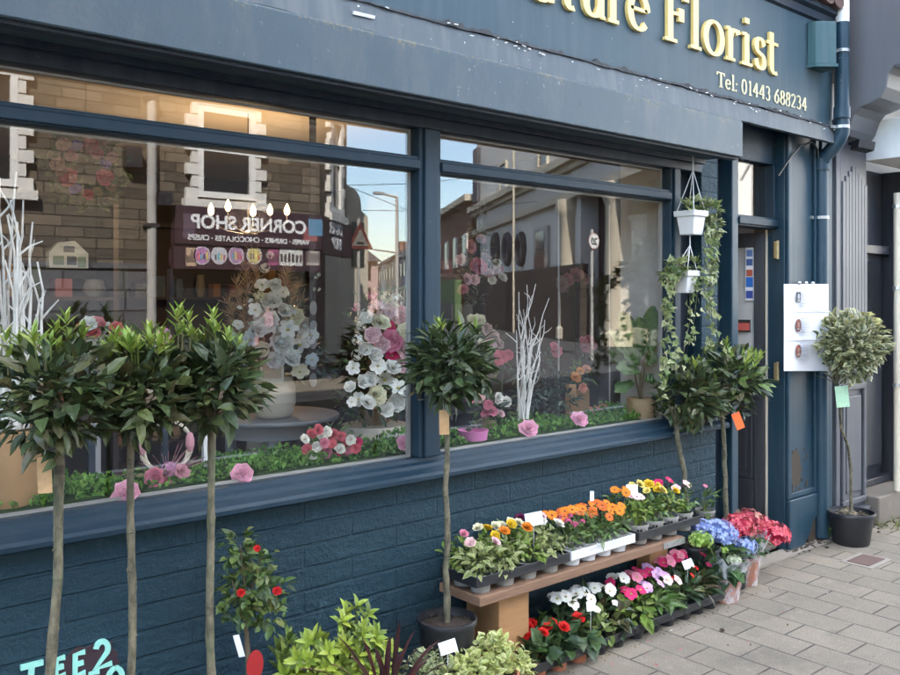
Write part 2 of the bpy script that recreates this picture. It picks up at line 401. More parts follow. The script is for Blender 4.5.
def paving():
    k = NT('paving_blocks'); tc = k.new('ShaderNodeNewGeometry'); sp = k.new('ShaderNodeSeparateXYZ'); k.link(tc.outputs['Position'], sp.inputs[0])
    cb = k.new('ShaderNodeCombineXYZ'); k.link(k.math('ADD', sp.outputs['Y'], 10*.28+.10), cb.inputs[0]); k.link(k.math('ADD', sp.outputs['X'], 100*.184-3.11), cb.inputs[1])
    br = k.new('ShaderNodeTexBrick', offset=.5); k.link(cb.outputs[0], br.inputs['Vector'])
    for n, v in (('Scale', 1), ('Mortar Size', .0048), ('Mortar Smooth', .3), ('Brick Width', .28), ('Row Height', .184), ('Bias', 0)): br.inputs[n].default_value = v
    br.inputs['Color1'].default_value = (0, 0, 0, 1); br.inputs['Color2'].default_value = (1, 1, 1, 1); br.inputs['Mortar'].default_value = (.5, .5, .5, 1)
    g = k.geo(); grit = k.noise(g, 190, 3); big = k.noise(g, 1.6, 4); mid = k.noise(g, 22, 4)
    c = k.mix(br.outputs['Color'], (.205, .170, .122), (.262, .218, .158))
    c = k.mix(k.math('MULTIPLY', k.ramp(big, [(.4, 0.), (.7, 1.)]), .5), c, (.14, .122, .097))
    c = k.mix(k.ramp(grit, [(.32, .8), (.5, 0.)]), c, (.07, .06, .048))
    c = k.mix(k.ramp(grit, [(.58, 0.), (.72, .6)]), c, (.38, .345, .285))
    c = k.mix(k.math('MULTIPLY', k.ramp(mid, [(.55, 0.), (.75, 1.)]), .35), c, (.33, .3, .25))
    jn = k.ramp(k.noise(g, 6), [(.3, .35), (.6, 1.)])
    c = k.mix(k.math('MULTIPLY', br.outputs['Fac'], jn), c, (.045, .037, .029))
    c = k.mix(k.math('MULTIPLY', k.ramp(k.noise(g, 3.3, 6, .7), [(.52, 0.), (.66, 1.)]), .45), c, (.10, .085, .066)); spot = k.ramp(k.noise(k.geo((1, 1, 1)), 13, 2), [(.70, 0.), (.715, .7)])
    c = k.mix(spot, c, (.10, .09, .08))
    k.color(c); k.rough(.85)
    n1 = k.bump(grit, .45, .004)
    k.bump(k.math('SUBTRACT', k.math('MULTIPLY', br.outputs['Color'], .25), br.outputs['Fac']), .7, .005, n1); return k.m
M['paving'] = paving()
def stone(name, axis, bw, rh, cols, mort, bump=1., rot=None):
    k = NT(name); tc = k.new('ShaderNodeNewGeometry'); sp = k.new('ShaderNodeSeparateXYZ'); k.link(tc.outputs['Position'], sp.inputs[0])
    cb = k.new('ShaderNodeCombineXYZ')
    u = sp.outputs['X'] if axis == 'x' else k.math('ADD', k.math('MULTIPLY', sp.outputs['X'], axis[0]), k.math('MULTIPLY', sp.outputs['Y'], axis[1]))
    k.link(u, cb.inputs[0]); k.link(k.math('ADD', sp.outputs['Z'], 5*rh), cb.inputs[1])
    br = k.new('ShaderNodeTexBrick', offset=.43, squash=1.4, squash_frequency=3); k.link(cb.outputs[0], br.inputs['Vector'])
    for n, v in (('Scale', 1), ('Mortar Size', rh*.06), ('Mortar Smooth', .4), ('Brick Width', bw), ('Row Height', rh)): br.inputs[n].default_value = v
    br.inputs['Color1'].default_value = (0, 0, 0, 1); br.inputs['Color2'].default_value = (1, 1, 1, 1); br.inputs['Mortar'].default_value = (.5, .5, .5, 1)
    g = k.geo(); n = k.noise(g, 7/rh*.2, 5)
    c = k.mix(br.outputs['Color'], cols[0], cols[1]); c = k.mix(k.ramp(n, [(.35, 0.), (.7, .6)]), c, cols[2]); c = k.mix(br.outputs['Fac'], c, mort)
    k.color(c); k.rough(.9)
    k.bump(k.math('SUBTRACT', k.math('ADD', n, k.math('MULTIPLY', br.outputs['Color'], .3)), k.math('MULTIPLY', br.outputs['Fac'], 1.2)), bump, rh*.15); return k.m
STC = ((.04, .032, .024), (.18, .14, .098), (.10, .084, .066))
M['stone'] = stone('rock_faced_stone', 'x', .42, .16, STC, (.03, .026, .022), 1.)
M['stone_ch'] = stone('rock_faced_stone_corner', (.75, -.66), .42, .16, STC, (.05, .045, .04))
M['stone_dk'] = stone('plinth_stone', 'x', .9, .32, ((.07, .075, .085), (.11, .115, .13), (.09, .09, .1)), (.04, .04, .045))
M['brick'] = stone('brown_brick', (.52, -.85), .25, .085, ((.18, .085, .045), (.30, .15, .085), (.22, .12, .08)), (.2, .17, .14), .6)
M['brick_dk'] = stone('dark_brown_brick', (.52, -.85), .9, .3, ((.035, .026, .022), (.06, .045, .036), (.05, .04, .034)), (.02, .018, .016), .6)
M['brick_own'] = stone('upper_brick', 'x', .23, .078, ((.22, .09, .055), (.32, .14, .09), (.25, .12, .08)), (.25, .22, .2), .6)

# ------------------------------------------------------------------ lettering
def arc(cx, cy, rx, ry, a0, a1, n=14):
    return [(cx+rx*cos(radians(a0+(a1-a0)*i/n)), cy+ry*sin(radians(a0+(a1-a0)*i/n))) for i in range(n+1)]
# serif letters as broad-nib strokes: x-height 1, capitals 1.5
G = {
 'a': (.86, [arc(.38, .66, .25, .33, 165, 0)+[(.63, .2), (.68, .06), (.84, .06)], [(.62, .58)]+arc(.34, .27, .27, .27, 75, 320)]),
 't': (.62, [[(.26, 1.28), (.26, .25)]+arc(.44, .22, .18, .2, 180, 300, 8), [(.02, .94), (.58, .94)]]),
 'u': (.98, [[(.18, .95), (.18, .32)]+arc(.45, .3, .27, .28, 180, 320, 10)+[(.76, .3)], [(.76, .95), (.76, .02)], [(.02, .95), (.2, .95)], [(.58, .95), (.78, .95)], [(.74, .04), (.96, .04)]]),
 'r': (.64, [[(.22, .95), (.22, .03)], [(.02, .04), (.46, .04)], [(.04, .93), (.22, .95)], [(.22, .62)]+arc(.47, .66, .22, .26, 170, 50, 8), [(.56, .93), (.6, .82)]]),
 'e': (.8, [[(.08, .56), (.72, .56)]+arc(.4, .5, .33, .46, 8, 320, 20)]),
 'F': (.95, [[(.22, 1.5), (.22, .02)], [(.02, .04), (.48, .04)], [(.02, 1.47), (.88, 1.47)], [(.87, 1.5), (.87, 1.22)], [(.22, .8), (.66, .8)], [(.66, .98), (.66, .62)]]),
 'l': (.46, [[(.23, 1.6), (.23, .02)], [(.02, .04), (.45, .04)], [(.04, 1.55), (.23, 1.58)]]),
 'o': (.92, [arc(.46, .48, .37, .47, 90, 455, 26)]),
 'i': (.46, [[(.23, .95), (.23, .02)], [(.02, .04), (.45, .04)], [(.04, .92), (.23, .94)], [(.23, 1.42), (.23, 1.26)]]),
 's': (.66, [[(.56, .74)]+arc(.33, .72, .21, .22, 30, 250, 10)+arc(.35, .25, .23, .22, 80, -150, 10)+[(.1, .3)]]),
 'S': (.9, [[(.76, 1.1)]+arc(.45, 1.12, .32, .34, 20, 250, 12)+arc(.46, .4, .36, .38, 80, -160, 12)]),
 'g': (.86, [arc(.4, .62, .28, .34, 0, 360, 20), [(.6, .86), (.84, .9)], arc(.4, -.25, .32, .2, 100, 460, 20)]),
 'n': (1., [[(.2, .95), (.2, .03)], [(.02, .04), (.42, .04)], [(.04, .93), (.2, .95)], [(.2, .66)]+arc(.48, .62, .28, .32, 150, 0, 8)+[(.76, .03)], [(.56, .04), (.98, .04)]]),
 'N': (1.3, [[(.2, 0), (.2, 1.5)], [(.2, 1.5), (1.05, .02)], [(1.05, 0), (1.05, 1.5)], [(.02, 1.47), (.3, 1.47)], [(.85, 1.47), (1.25, 1.47)], [(.02, .04), (.4, .04)]]),
 'T': (1.15, [[(.57, 1.45), (.57, .02)], [(.04, 1.45), (1.1, 1.45)], [(.05, 1.47), (.05, 1.2)], [(1.09, 1.47), (1.09, 1.2)], [(.33, .04), (.82, .04)]]),
 ':': (.35, [[(.15, .85), (.15, .68)], [(.15, .2), (.15, .03)]]),
 '0': (.9, [arc(.45, .74, .33, .73, 90, 455, 26)]), '1': (.7, [[(.38, 1.5), (.38, .02)], [(.15, 1.3), (.38, 1.48)], [(.15, .04), (.6, .04)]]),
 '2': (.9, [arc(.42, 1.08, .3, .38, 160, -30, 12)+[(.1, .06)], [(.08, .08), (.78, .08)]]),
 '3': (.85, [arc(.36, 1.12, .28, .35, 150, -80, 12), arc(.36, .4, .33, .38, 85, -150, 12)]),
 '4': (.92, [[(.6, 0), (.6, 1.48)], [(.6, 1.46), (.06, .45)], [(.06, .46), (.84, .46)]]),
 '6': (.88, [arc(.42, .46, .32, .45, 90, 450, 22), [(.7, 1.46), (.35, 1.1), (.13, .6)]]),
 '8': (.88, [arc(.43, 1.1, .26, .36, 90, 450, 20), arc(.43, .38, .33, .38, 90, 450, 20)]),
}
_so = [0]
def nib(mb, path, x0, z0, sx, sz, tv, th, yf, depth):
    """one broad-nib stroke as a ribbon standing proud of the board (front at yf, going back by depth)"""
    pts = [(x0+p[0]*sx, z0+p[1]*sz) for p in path]
    _so[0] = (_so[0]+1) % 9; y = yf-_so[0]*.0004
    n = len(pts); L = []; Rr = []
    for i in range(n):
        a = pts[max(i-1, 0)]; b = pts[min(i+1, n-1)]
        dx, dz = b[0]-a[0], b[1]-a[1]; l = sqrt(dx*dx+dz*dz) or 1; dx /= l; dz /= l
        w = .5*sqrt((tv*dz)**2+(th*dx)**2)
        L.append((pts[i][0]-dz*w, pts[i][1]+dx*w)); Rr.append((pts[i][0]+dz*w, pts[i][1]-dx*w))
    vs = []
    for yy in (y, yf+depth):
        vs += [(p[0], yy, p[1]) for p in L]+[(p[0], yy, p[1]) for p in Rr]
    fs = []
    for i in range(n-1):
        fs.append((i, i+1, n+i+1, n+i)); fs.append((2*n+i, 3*n+i, 3*n+i+1, 2*n+i+1))
        fs.append((i, 2*n+i, 2*n+i+1, i+1)); fs.append((n+i, n+i+1, 3*n+i+1, 3*n+i))
    fs.append((0, n, 3*n, 2*n)); fs.append((n-1, 3*n-1, 4*n-1, 2*n-1))
    mb.add(vs, fs)
def sans(name, txt, size, m, parent, loc, facing=1, sx=1., bold=.012, depth=.004):
    """built-in sans lettering turned into a mesh; facing=+1 reads from +Y, -1 reads from -Y"""
    cu = bpy.data.curves.new('lettering', 'FONT'); cu.body = txt; cu.size = size; cu.extrude = depth; cu.offset = bold*size; cu.align_x = 'CENTER'
    o = bpy.data.objects.new('tmp', cu); COL.objects.link(o)
    dg = bpy.context.evaluated_depsgraph_get(); dg.update()
    me = bpy.data.meshes.new_from_object(o.evaluated_get(dg)); bpy.data.objects.remove(o)
    import mathutils
    rot = mathutils.Euler((pi/2, 0, pi if facing == 1 else 0)).to_matrix().to_4x4() if isinstance(facing, int) else mathutils.Euler((pi/2, 0, facing)).to_matrix().to_4x4()
    wl = root_loc(parent) if parent else (0, 0, 0)
    me.transform(mathutils.Matrix.Translation(vsub(loc, wl)) @ rot @ mathutils.Diagonal((sx, 1, 1, 1)) if False else mathutils.Matrix.Translation(vsub(loc, wl)) @ rot @ mathutils.Matrix.Scale(sx, 4, (1, 0, 0)))
    me.materials.clear(); me.materials.append(m)
    r = bpy.data.objects.new(name, me); COL.objects.link(r)
    if parent: r.parent = parent
    return r


# ================================================================== THE STREET
def slab(name, x0, x1, y0, y1, z0, z1, m, k='structure'):
    b = MB(); b.box(x0, x1, y0, y1, z0, z1); o = b.build(name, m); o['kind'] = k; return o
slab('ground', -80, 160, -150, 60, -.6, -.16, M['asphalt'])
slab('pavement', -14, 40, -2.6, .02, -.15, 0, M['paving'])
slab('kerb', -14, 40, -2.76, -2.602, -.15, .002, M['kerbstone'])
slab('road', -60, 120, -8.2, -2.762, -.158, -.12, M['asphalt'])
slab('pavement_opposite', -14, 11.5, -11.0, -8.2, -.15, 0, M['paving'])
slab('side_street', 11.5, 24, -70, -8.202, -.157, -.124, M['asphalt'])
slab('doorstep_apron', 3.3, 5.42, -.085, .02, -.05, .006, M['concrete'])
b = MB()
for i in range(14): b.box(-10+i*3.2, -10+i*3.2+1.6, -5.55, -5.45, -.12, -.114)
b.box(-14, 40, -3.15, -3.07, -.12, -.114)
b.build('road_marking', M['roadpaint'])['kind'] = 'structure'

# ================================================================== THE FLORIST SHOP
S = thing('florist_shop', 'navy painted florist shop with wide display window and gold lettered sign board', 'shop')
def part(name, m, fn, parent=None, bev=None, smooth=False):
    b = MB(); fn(b); o = b.build(name, m, parent if parent is not None else S, smooth)
    if bev: bevel(o, bev)
    return o
def pbox(name, m, *bx, parent=None, bev=None): return part(name, m, lambda b: b.box(*bx), parent, bev)
pbox('stall_riser', M['riser'], -2.2, 4.155, 0, .16, 0, .802, bev=.006)
part('window_sill', M['navy'], lambda b: b.prism([(.05, .80), (-.068, .802), (-.078, .808), (-.079, .822), (-.07, .832), (-.04, .842), (-.034, .846), (-.03, .858), (-.012, .866), (-.008, .88), (.05, .88)], 'x', -2.2, 4.165))
def bars(b):
    b.box(2.098, 2.206, -.022, .055, .881, 2.150)          # mullion body
    b.box(2.118, 2.186, -.034, -.0225, .882, 2.149)
mul = part('mullion', M['navy'], bars, bev=.005)
def trans(b):
    for x0, x1 in ((-2.2, 2.0975), (2.2065, 3.7185)):
        b.box(x0, x1, -.018, .055, 1.985, 2.040); b.box(x0, x1, -.030, -.0185, 1.990, 2.026)
part('transom_rail', M['navy'], trans, bev=.004)
pbox('window_head', M['navy_dark'], -2.2, 4.0, -.02, .09, 2.151, 2.215, bev=.005)
def rpost(b):
    b.box(3.719, 3.80, -.022, .055, .881, 2.150); b.box(3.735, 3.785, -.034, -.0225, .882, 2.149)
part('window_post', M['navy'], rpost, bev=.004)
def beads(b):
    for x0, x1, z0, z1 in ((2.207, 3.718, .881, 1.984), (-2.2, 2.097, .881, 1.984), (2.207, 3.718, 2.041, 2.150), (-2.2, 2.097, 2.041, 2.150)):
        b.box(x0+.001, x0+.013, .030, .046, z0+.001, z1-.001); b.box(x1-.013, x1-.001, .030, .046, z0+.001, z1-.001)
        b.box(x0+.014, x1-.014, .030, .046, z0+.001, z0+.009); b.box(x0+.014, x1-.014, .030, .046, z1-.009, z1-.001)
part('glazing_bead', M['pipe_grey'], beads)
for x0, x1, z0, z1 in ((-2.2, 2.097, .881, 1.984), (2.207, 3.718, .881, 1.984), (-2.2, 2.097, 2.041, 2.150), (2.207, 3.718, 2.041, 2.150)):
    pbox('window_pane', M['glass'], x0, x1, .018, .024, z0, z1)
pbox('recess_panel', M['navy_dark'], 3.801, 4.0, .07, .10, .803, 2.3)
pbox('brick_pier', M['riser'], 4.0, 4.155, -.012, .16, .803, 2.499, bev=.005)
# roller shutter box over the window and its lead flashing
part('shutter_box', M['shutter'], lambda b: b.prism([(-.005, 2.216), (-.262, 2.200), (-.266, 2.204), (-.266, 2.376), (-.258, 2.386), (-.10, 2.443), (-.005, 2.443)], 'x', -2.2, 3.975))
def soff(b):
    b.box(-2.2, 3.97, -.244, -.20, 2.190, 2.2008); b.box(-2.2, 3.97, -.06, -.03, 2.19, 2.2128)
part('shutter_guide', M['navy_dark'], soff)
def flash(b):
    n = 90; rnd = random.Random(5); vs = []
    top = []; bot = []
    for i in range(n+1):
        x = -2.2+7.46*i/n
        top.append((x, 2.534+rnd.uniform(-.006, .004))); bot.append((x, 2.432+rnd.uniform(-.003, .003)))
    for i in range(n):
        vs = [(bot[i][0], -.132, bot[i][1]), (bot[i+1][0], -.132, bot[i+1][1]), (top[i+1][0], -.118, top[i+1][1]), (top[i][0], -.118, top[i][1]),
              (bot[i][0], -.10, bot[i][1]), (bot[i+1][0], -.10, bot[i+1][1]), (top[i+1][0], -.10, top[i+1][1]), (top[i][0], -.10, top[i][1])]
        b.add(vs, [(0, 1, 2, 3), (3, 2, 6, 7), (0, 4, 5, 1)])
M['flashing'] = painted('flashing_paint', (.065, .08, .09), .5, 1., (.6, .6, .55), .7, (.012, .012, .012))
part('flashing', M['flashing'], flash)
def peel(b):
    rnd = random.Random(8); n = 420; prev = None; w1 = w2 = 0.
    for i in range(n+1):
        x = -2.2+7.44*i/n; w1 = .8*w1+rnd.uniform(-.004, .004); w2 = .85*w2+rnd.uniform(-.005, .0052)
        lo = 2.531+w1*.6; hi = 2.5365+max(.001, .004+w2+(rnd.uniform(0, .012) if rnd.random() < .12 else 0)); y = -.1235-rnd.uniform(0, .006)
        cur = (x, y, lo, hi)
        if prev: b.add([(prev[0], prev[1], prev[2]), (x, y, lo), (x, y+.004, hi), (prev[0], prev[1]+.004, prev[3]), (prev[0], -.10, prev[2]), (x, -.10, lo), (x, -.10, hi), (prev[0], -.10, prev[3])], [(0, 1, 2, 3), (3, 2, 6, 7), (1, 0, 4, 5)])
        prev = cur
part('peeling_paint', simple('old_paint_edge', (.03, .032, .035), .8, .8, 90, .6), peel)
def peel2(b):
    rnd = random.Random(18)
    for i in range(46):
        x = rnd.choice((1.9, 2.5, 3.3, 4.2, 4.9))+rnd.gauss(0, .22); z = 2.531+rnd.uniform(-.03, .012)
        if x > 5.24: continue
        w = rnd.uniform(.004, .022); h = rnd.uniform(.002, .005)
        b.obox((x, -.128-rnd.uniform(0, .006), z), nrm((1, 0, rnd.uniform(-.3, .3))), (0, 1, 0), (0, 0, 1), w*.5, .002, h*.5)
    b.obox(at(364, 15, -.13), nrm((1, 0, .02)), nrm((0, 1, .3)), nrm((0, -.3, 1)), .045, .004, .006)
part('paint_flake', M['white'], peel2)
fas = pbox('fascia', M['fascia'], -2.2, 5.262, -.10, -.002, 2.538, 3.20)
def corn(b):
    b.prism([(-.10, 3.14), (-.118, 3.15), (-.125, 3.19), (-.15, 3.205), (-.15, 3.235), (-.002, 3.235), (-.002, 3.201), (-.10, 3.201)], 'x', -2.2, 5.262)
part('cornice', M['navy_dark'], corn)
def scal(b):
    for i in range(62):
        x = -2.2+.12*(i+.5)
        b.prism([(x+p[0], p[1]) for p in [(.058, 3.34), (-.058, 3.34)]+[(.058*cos(a), 3.265-.035*abs(sin(a))) for a in [pi+pi*k/8 for k in range(9)]]], 'y', -.185, -.10)
part('scalloped_tiles', M['rust'], scal)
# gold lettering on the fascia
LETTERS = [('a', 532, 554.5), ('t', 560, 576), ('u', 581, 605.5), ('r', 607.5, 622.5), ('e', 628, 648.5), ('F', 664, 688), ('l', 689.5, 701), ('o', 703, 723.5), ('r', 725, 738.5), ('i', 740.5, 752), ('s', 753.5, 765), ('t', 766, 778.5)]
def letters(b):
    for ch, p0, p1 in LETTERS:
        x0, x1 = XA(p0, -.113), XA(p1, -.113); w, st = G[ch]
        for s_ in st: nib(b, s_, x0, 2.742, (x1-x0)/w, .178, .044, .0165, -.1165, .016)
    x = 2.58
    for ch in 'N':
        w, st = G[ch]; x -= w*.165+.02
        for s_ in st: nib(b, s_, x, 2.742, .165, .178, .044, .0165, -.1165, .016)
part('sign_lettering', M['gold'], letters, fas)
def tel(b):
    txt = 'Tel: 01443 688234'; ws = [(G[c][0] if c in G else .5)+.12 if c != ' ' else .5 for c in txt]
    x0, x1 = XA(717, -.104), XA(807.5, -.104); k = (x1-x0)/sum(ws); x = x0
    for c, w in zip(txt, ws):
        if c in G:
            for s_ in G[c][1]: nib(b, s_, x, 2.590, k, .052, .0125, .0058, -.1036, .0026)
        x += w*k
part('telephone_lettering', M['gold_pale'], tel, fas)
# entrance
pbox('soffit', M['navy_dark'], 3.976, 5.262, -.098, .15, 2.5, 2.536)
pbox('door_head', M['navy'], 4.156, 4.879, .06, .16, 2.285, 2.499, bev=.004)
pbox('side_panel', M['navy_dark'], 4.156, 4.385, .125, .2, .0, 2.284)
pbox('door_jamb', M['teal'], 4.386, 4.452, .045, .16, .0, 2.284, bev=.006)
def frame(b):
    b.box(4.453, 4.879, .05, .15, 1.905, 1.968); b.box(4.453, 4.879, .036, .0495, 1.915, 1.955)
    b.box(4.845, 4.879, .05, .15, 1.969, 2.284)
part('door_frame', M['navy'], frame, bev=.004)
pbox('transom_pane', M['glass_thin'], 4.453, 4.844, .095, .101, 1.969, 2.284)
pbox('hinge_jamb', M['ceramic'], 4.872, 4.8795, .108, .12, .17, 1.904)
pbox('threshold', M['step'], 4.156, 4.879, .05, .45, 0, .165, bev=.01)
def pil(b):
    b.box(4.88, 5.42, 0, .2, 0, 2.499)
    b.box(4.885, 4.925, -.022, -.0005, .30, 2.499); b.box(5.21, 5.255, -.022, -.0005, .30, 2.499); b.box(5.275, 5.415, -.03, -.0005, .0, 2.47)
    b.box(4.926, 5.209, -.016, -.0005, .30, .335)
part('pilaster', M['teal'], pil, bev=.006)
def plin(b):
    b.prism([(4.886, .0), (5.05, .0), (5.13, .06), (5.16, .12), (5.20, .15), (5.256, .16), (5.256, .298), (4.886, .298)], 'y', -.03, -.0006)
part('pilaster_base', M['teal'], plin, bev=.006)
def rot(b):
    rnd = random.Random(3)
    poly = [(5.0+.055*cos(a)*(1+.4*rnd.random()), .47+.10*sin(a)*(1+.4*rnd.random())) for a in [2*pi*k/16 for k in range(16)]]
    b.prism(poly, 'y', -.0035, -.0008)
    for i in range(22):
        x, z = 5.0+rnd.gauss(0, .07), .45+rnd.gauss(0, .13); r = rnd.uniform(.004, .014)
        b.prism([(x+r*cos(a), z+r*1.4*sin(a)) for a in [2*pi*k/6+rnd.random()*.6 for k in range(6)]], 'y', -.0033, -.0007)
    b.prism([(5.14, .0), (5.25, .0), (5.25, .15), (5.20, .14), (5.16, .11), (5.13, .05)], 'y', -.012, -.0007)
part('rotten_patch', M['dirt'], rot)
# door leaf, swung inward
D = pbox('door', M['charcoal'], 4.8, 4.81, .5, .51, .2, .21)
D.data.clear_geometry()
hx, hy = 4.862, .12; da = radians(-20); du = (sin(da), cos(da), 0); dn = (-cos(da), sin(da), 0)
def dbox(b, s0, s1, z0, z1, t=.02, off=0.):
    b.obox(mad(mad((hx, hy, (z0+z1)/2), du, (s0+s1)/2), dn, off), du, dn, (0, 0, 1), (s1-s0)/2, t, (z1-z0)/2)
b = MB(); W = .74
dbox(b, 0, .058, .172, 1.885); dbox(b, W-.1, W, .172, 1.885); dbox(b, .0585, W-.1005, 1.80, 1.885); dbox(b, .0585, W-.1005, .172, .40); dbox(b, .0585, W-.1005, .86, 1.0)
dbox(b, .0585, W-.1005, .4005, .8595, .012); dbox(b, .105, W-.15, .45, .81, .02)
for s0, s1, z0, z1 in ((.07, .085, .41, .85), (W-.13, W-.11, .41, .85), (.0855, W-.1305, .41, .43), (.0855, W-.1305, .83, .85)): dbox(b, s0, s1, z0, z1, .018)
tmp = b.build('door_tmp', M['charcoal'], S); D.data = tmp.data; bpy.data.objects.remove(tmp); bevel(D, .004)
b = MB(); dbox(b, .0585, W-.1005, 1.0005, 1.7995, .003); b.build('door_pane', M['glass_thin'], D)
b = MB(); dbox(b, .0590, W-.1010, 1.001, 1.799, .002, -.012); b.build('door_backing', M['plaster_w'], D)  # pale board added behind the door glass to make it look brighter
b = MB()
for z in (1.78, 1.06):
    b.box(4.838, 4.864, .035, .047, z-.05, z+.05); b.tube([(4.864, .036, z-.055), (4.864, .036, z+.055)], .008, 8)
b.build('hinge', M['brass'], D)
b = MB(); gy = .0
def sticker(b, s, z, w, h, col, off=.006):
    c = mad(mad((hx, hy, z), du, s), dn, off+.0)
    b.obox(c, du, dn, (0, 0, 1), w/2, .0012, h/2, col)
for s, z, w, h, c in ((.085, 1.70, .046, .21, (.7, .7, .7)), (.085, 1.71, .036, .04, (.05, .10, .25)), (.085, 1.645, .036, .04, (.35, .08, .04)), (.085, 1.765, .034, .04, (.12, .2, .4)), (  .085, 1.59, .05, .08, (.75, .75, .75)), (.085, 1.59, .04, .06, (.02, .12, .42)), (.085, 1.515, .05, .07, (.72, .72, .74)), (.085, 1.515, .04, .045, (.03, .06, .25)), (.13, 1.325, .10, .075, (.03, .02, .02)), (.13, 1.32, .09, .045, (.45, .09, .07))):
    sticker(b, s, z, w, h, c, .006+.002*(h < .065)+.002*(w < .047))
b.build('sticker', M['plainv'], D)
# weathered building above and the room behind
pbox('upper_wall', M['brick_own'], -2.9, 5.43, .002, .3, 3.24, 9.5)
pbox('side_wall', M['brick_own'], -2.9, -2.2, .0, 5.4, 0, 9.5)
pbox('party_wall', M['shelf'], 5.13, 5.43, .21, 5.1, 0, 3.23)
pbox('white_wall', M['furn'], 5.11, 5.129, .21, 1.05, .121, 2.619)
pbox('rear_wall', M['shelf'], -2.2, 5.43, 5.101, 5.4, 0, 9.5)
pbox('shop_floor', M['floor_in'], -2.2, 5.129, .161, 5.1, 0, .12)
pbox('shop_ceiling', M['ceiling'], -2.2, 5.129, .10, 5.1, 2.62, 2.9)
pbox('sign_backing', M['navy_dark'], -2.2, 5.129, 0.0, .098, 2.502, 3.23)
part('roof', M['slate'], lambda b: b.prism([(-.15, 9.45), (2.6, 11.1), (5.6, 9.45), (5.6, 9.65), (2.6, 11.3), (-.15, 9.65)], 'x', -3, 5.43))
part('gable', M['brick_own'], lambda b: (b.prism([(0, 9.5), (2.6, 11.09), (5.4, 9.5)], 'x', -2.9, -2.6), b.prism([(0, 9.5), (2.6, 11.09), (5.4, 9.5)], 'x', 5.1, 5.4)))
pbox('window_deck', M['plaster_w'], -2.2, 3.796, .161, .40, .74, .860)
pbox('end_panel', M['plaster'], 3.797, 3.86, .101, .36, .803, 2.50)
pbox('lobby_wall', M['furn'], 4.06, 4.155, .161, .32, .121, 2.62)
def glasspart(b):
    for px in (558, 609, 652): x = XA(px, .41); b.box(x-.0015, x+.0015, .402, .41, .80, 2.0)
part('display_upright', M['pipe_grey'], glasspart)
# painted words low on the wall: TEE 2 / 50
tp = MB()
rnd = random.Random(4); poly = []
for k in range(22):
    a = 2*pi*k/22; c = at(74, 668, 0)
    poly.append((c[0]+(.085*cos(a)+.045)*(1+rnd.uniform(-.1, .12)), c[2]+.06*sin(a)*(1+rnd.uniform(-.15, .15))))
tp.prism(poly, 'y', -.004, .003); tp.build('painted_patch', M['darkred'], S)
WORD = {'T': [[(.0, 1), (.9, 1.0)], [(.45, 1), (.42, .5), (.45, 0)]], 'E': [[(.75, 1), (.1, .97), (.08, 0), (.78, .02)], [(.1, .5), (.65, .52)]],
        '2': [arc(.4, .72, .33, .32, 165, -30, 10)+[(.05, .0), (.95, .06)]], '5': [[(.8, 1), (.15, 1), (.12, .55)]+arc(.38, .3, .38, .32, 110, -140, 10)], '0': [arc(.45, .5, .4, .5, 90, 450, 16)]}
b = MB()
for ch, pl, pr, pt, pb in (('T', 20, 45, 664, 686), ('E', 54, 68, 657.5, 675), ('E', 73, 88, 652, 673), ('2', 93.5, 112, 641.5, 666), ('5', 88, 101, 671.5, 696), ('0', 106, 124, 667, 690)):
    x0, x1 = XA(pl, 0), XA(pr, 0); zt = at((pl+pr)/2, pt, 0)[2]; zb = at((pl+pr)/2, pb, 0)[2]
    for s_ in WORD[ch]:
        sl = .0; nib(b, s_, x0, zb, (x1-x0), (zt-zb), .0155, .0145, -.0078, .008)
b.build('painted_words', M['mint'], S)

# ------------------------------------------------------------------ fixtures on the front
t = thing('alarm_box', 'weathered teal alarm box fixed beside the telephone number', 'alarm box', (5.12, -.10, 2.86))
b = MB(); x0, x1 = XA(812, -.13), XA(831, -.16); z0, z1 = 2.865, 3.115; xm = (x0+x1)/2+.02
b.prism([(x0, -.1005), (x0+.008, -.15), (xm, -.225), (x1-.008, -.15), (x1, -.1005)], 'z', z0, z1); bevel(b.build('casing', M['alarm'], t), .005)
b = MB(); b.prism([(x0-.008, -.101), (x0, -.155), (xm, -.236), (x1, -.155), (x1+.008, -.101)], 'z', z0-.018, z0-.0005); b.build('base', M['alarm'], t)
dp = thing('downpipe', 'blue painted rainwater downpipe with white top section at the shop corner', 'drainpipe', (5.30, -.05, 0))
px_ = 5.262
b = MB(); b.tube([(px_, -.032, .02), (px_, -.032, 2.30)], .040, 14); b.tube([(px_, -.032, 2.30), (px_, -.05, 2.36), (px_+.004, -.10, 2.41), (px_+.006, -.145, 2.46), (px_+.006, -.16, 2.50), (px_+.006, -.16, 2.56)], .043, 14)
b.tube([(px_+.006, -.16, 2.56), (px_+.006, -.16, 3.16)], .040, 14)
for z, y in ((2.28, -.032), (2.58, -.16)): b.tube([(px_, y, z), (px_, y, z+.07)], .049, 14)
b.build('pipe', M['teal'], dp, True)
b = MB(); b.tube([(px_+.006, -.16, 3.163), (px_+.006, -.16, 3.7)], .041, 14); b.build('white_section', M['white'], dp, True)
for z, y in ((1.98, -.032), (2.98, -.16), (2.52, -.16)):
    b = MB(); b.tube([(px_, y, z), (px_, y, z+.018)], .045, 14); b.box(px_-.075, px_+.075, y+.02, y+.034, z, z+.018); b.build('bracket', M['metal'], dp)
cam_ = thing('floodlight', 'small black floodlight under the grey corbel', 'floodlight', at(863, 146, -.12))
c = at(863, 146, -.12)
b = MB(); b.obox(c, nrm((.8, -.6, -.2)), nrm((.6, .8, 0)), nrm((.16, -.12, 1)), .055, .05, .03); bevel(b.build('casing', M['plastic_b'], cam_), .006)
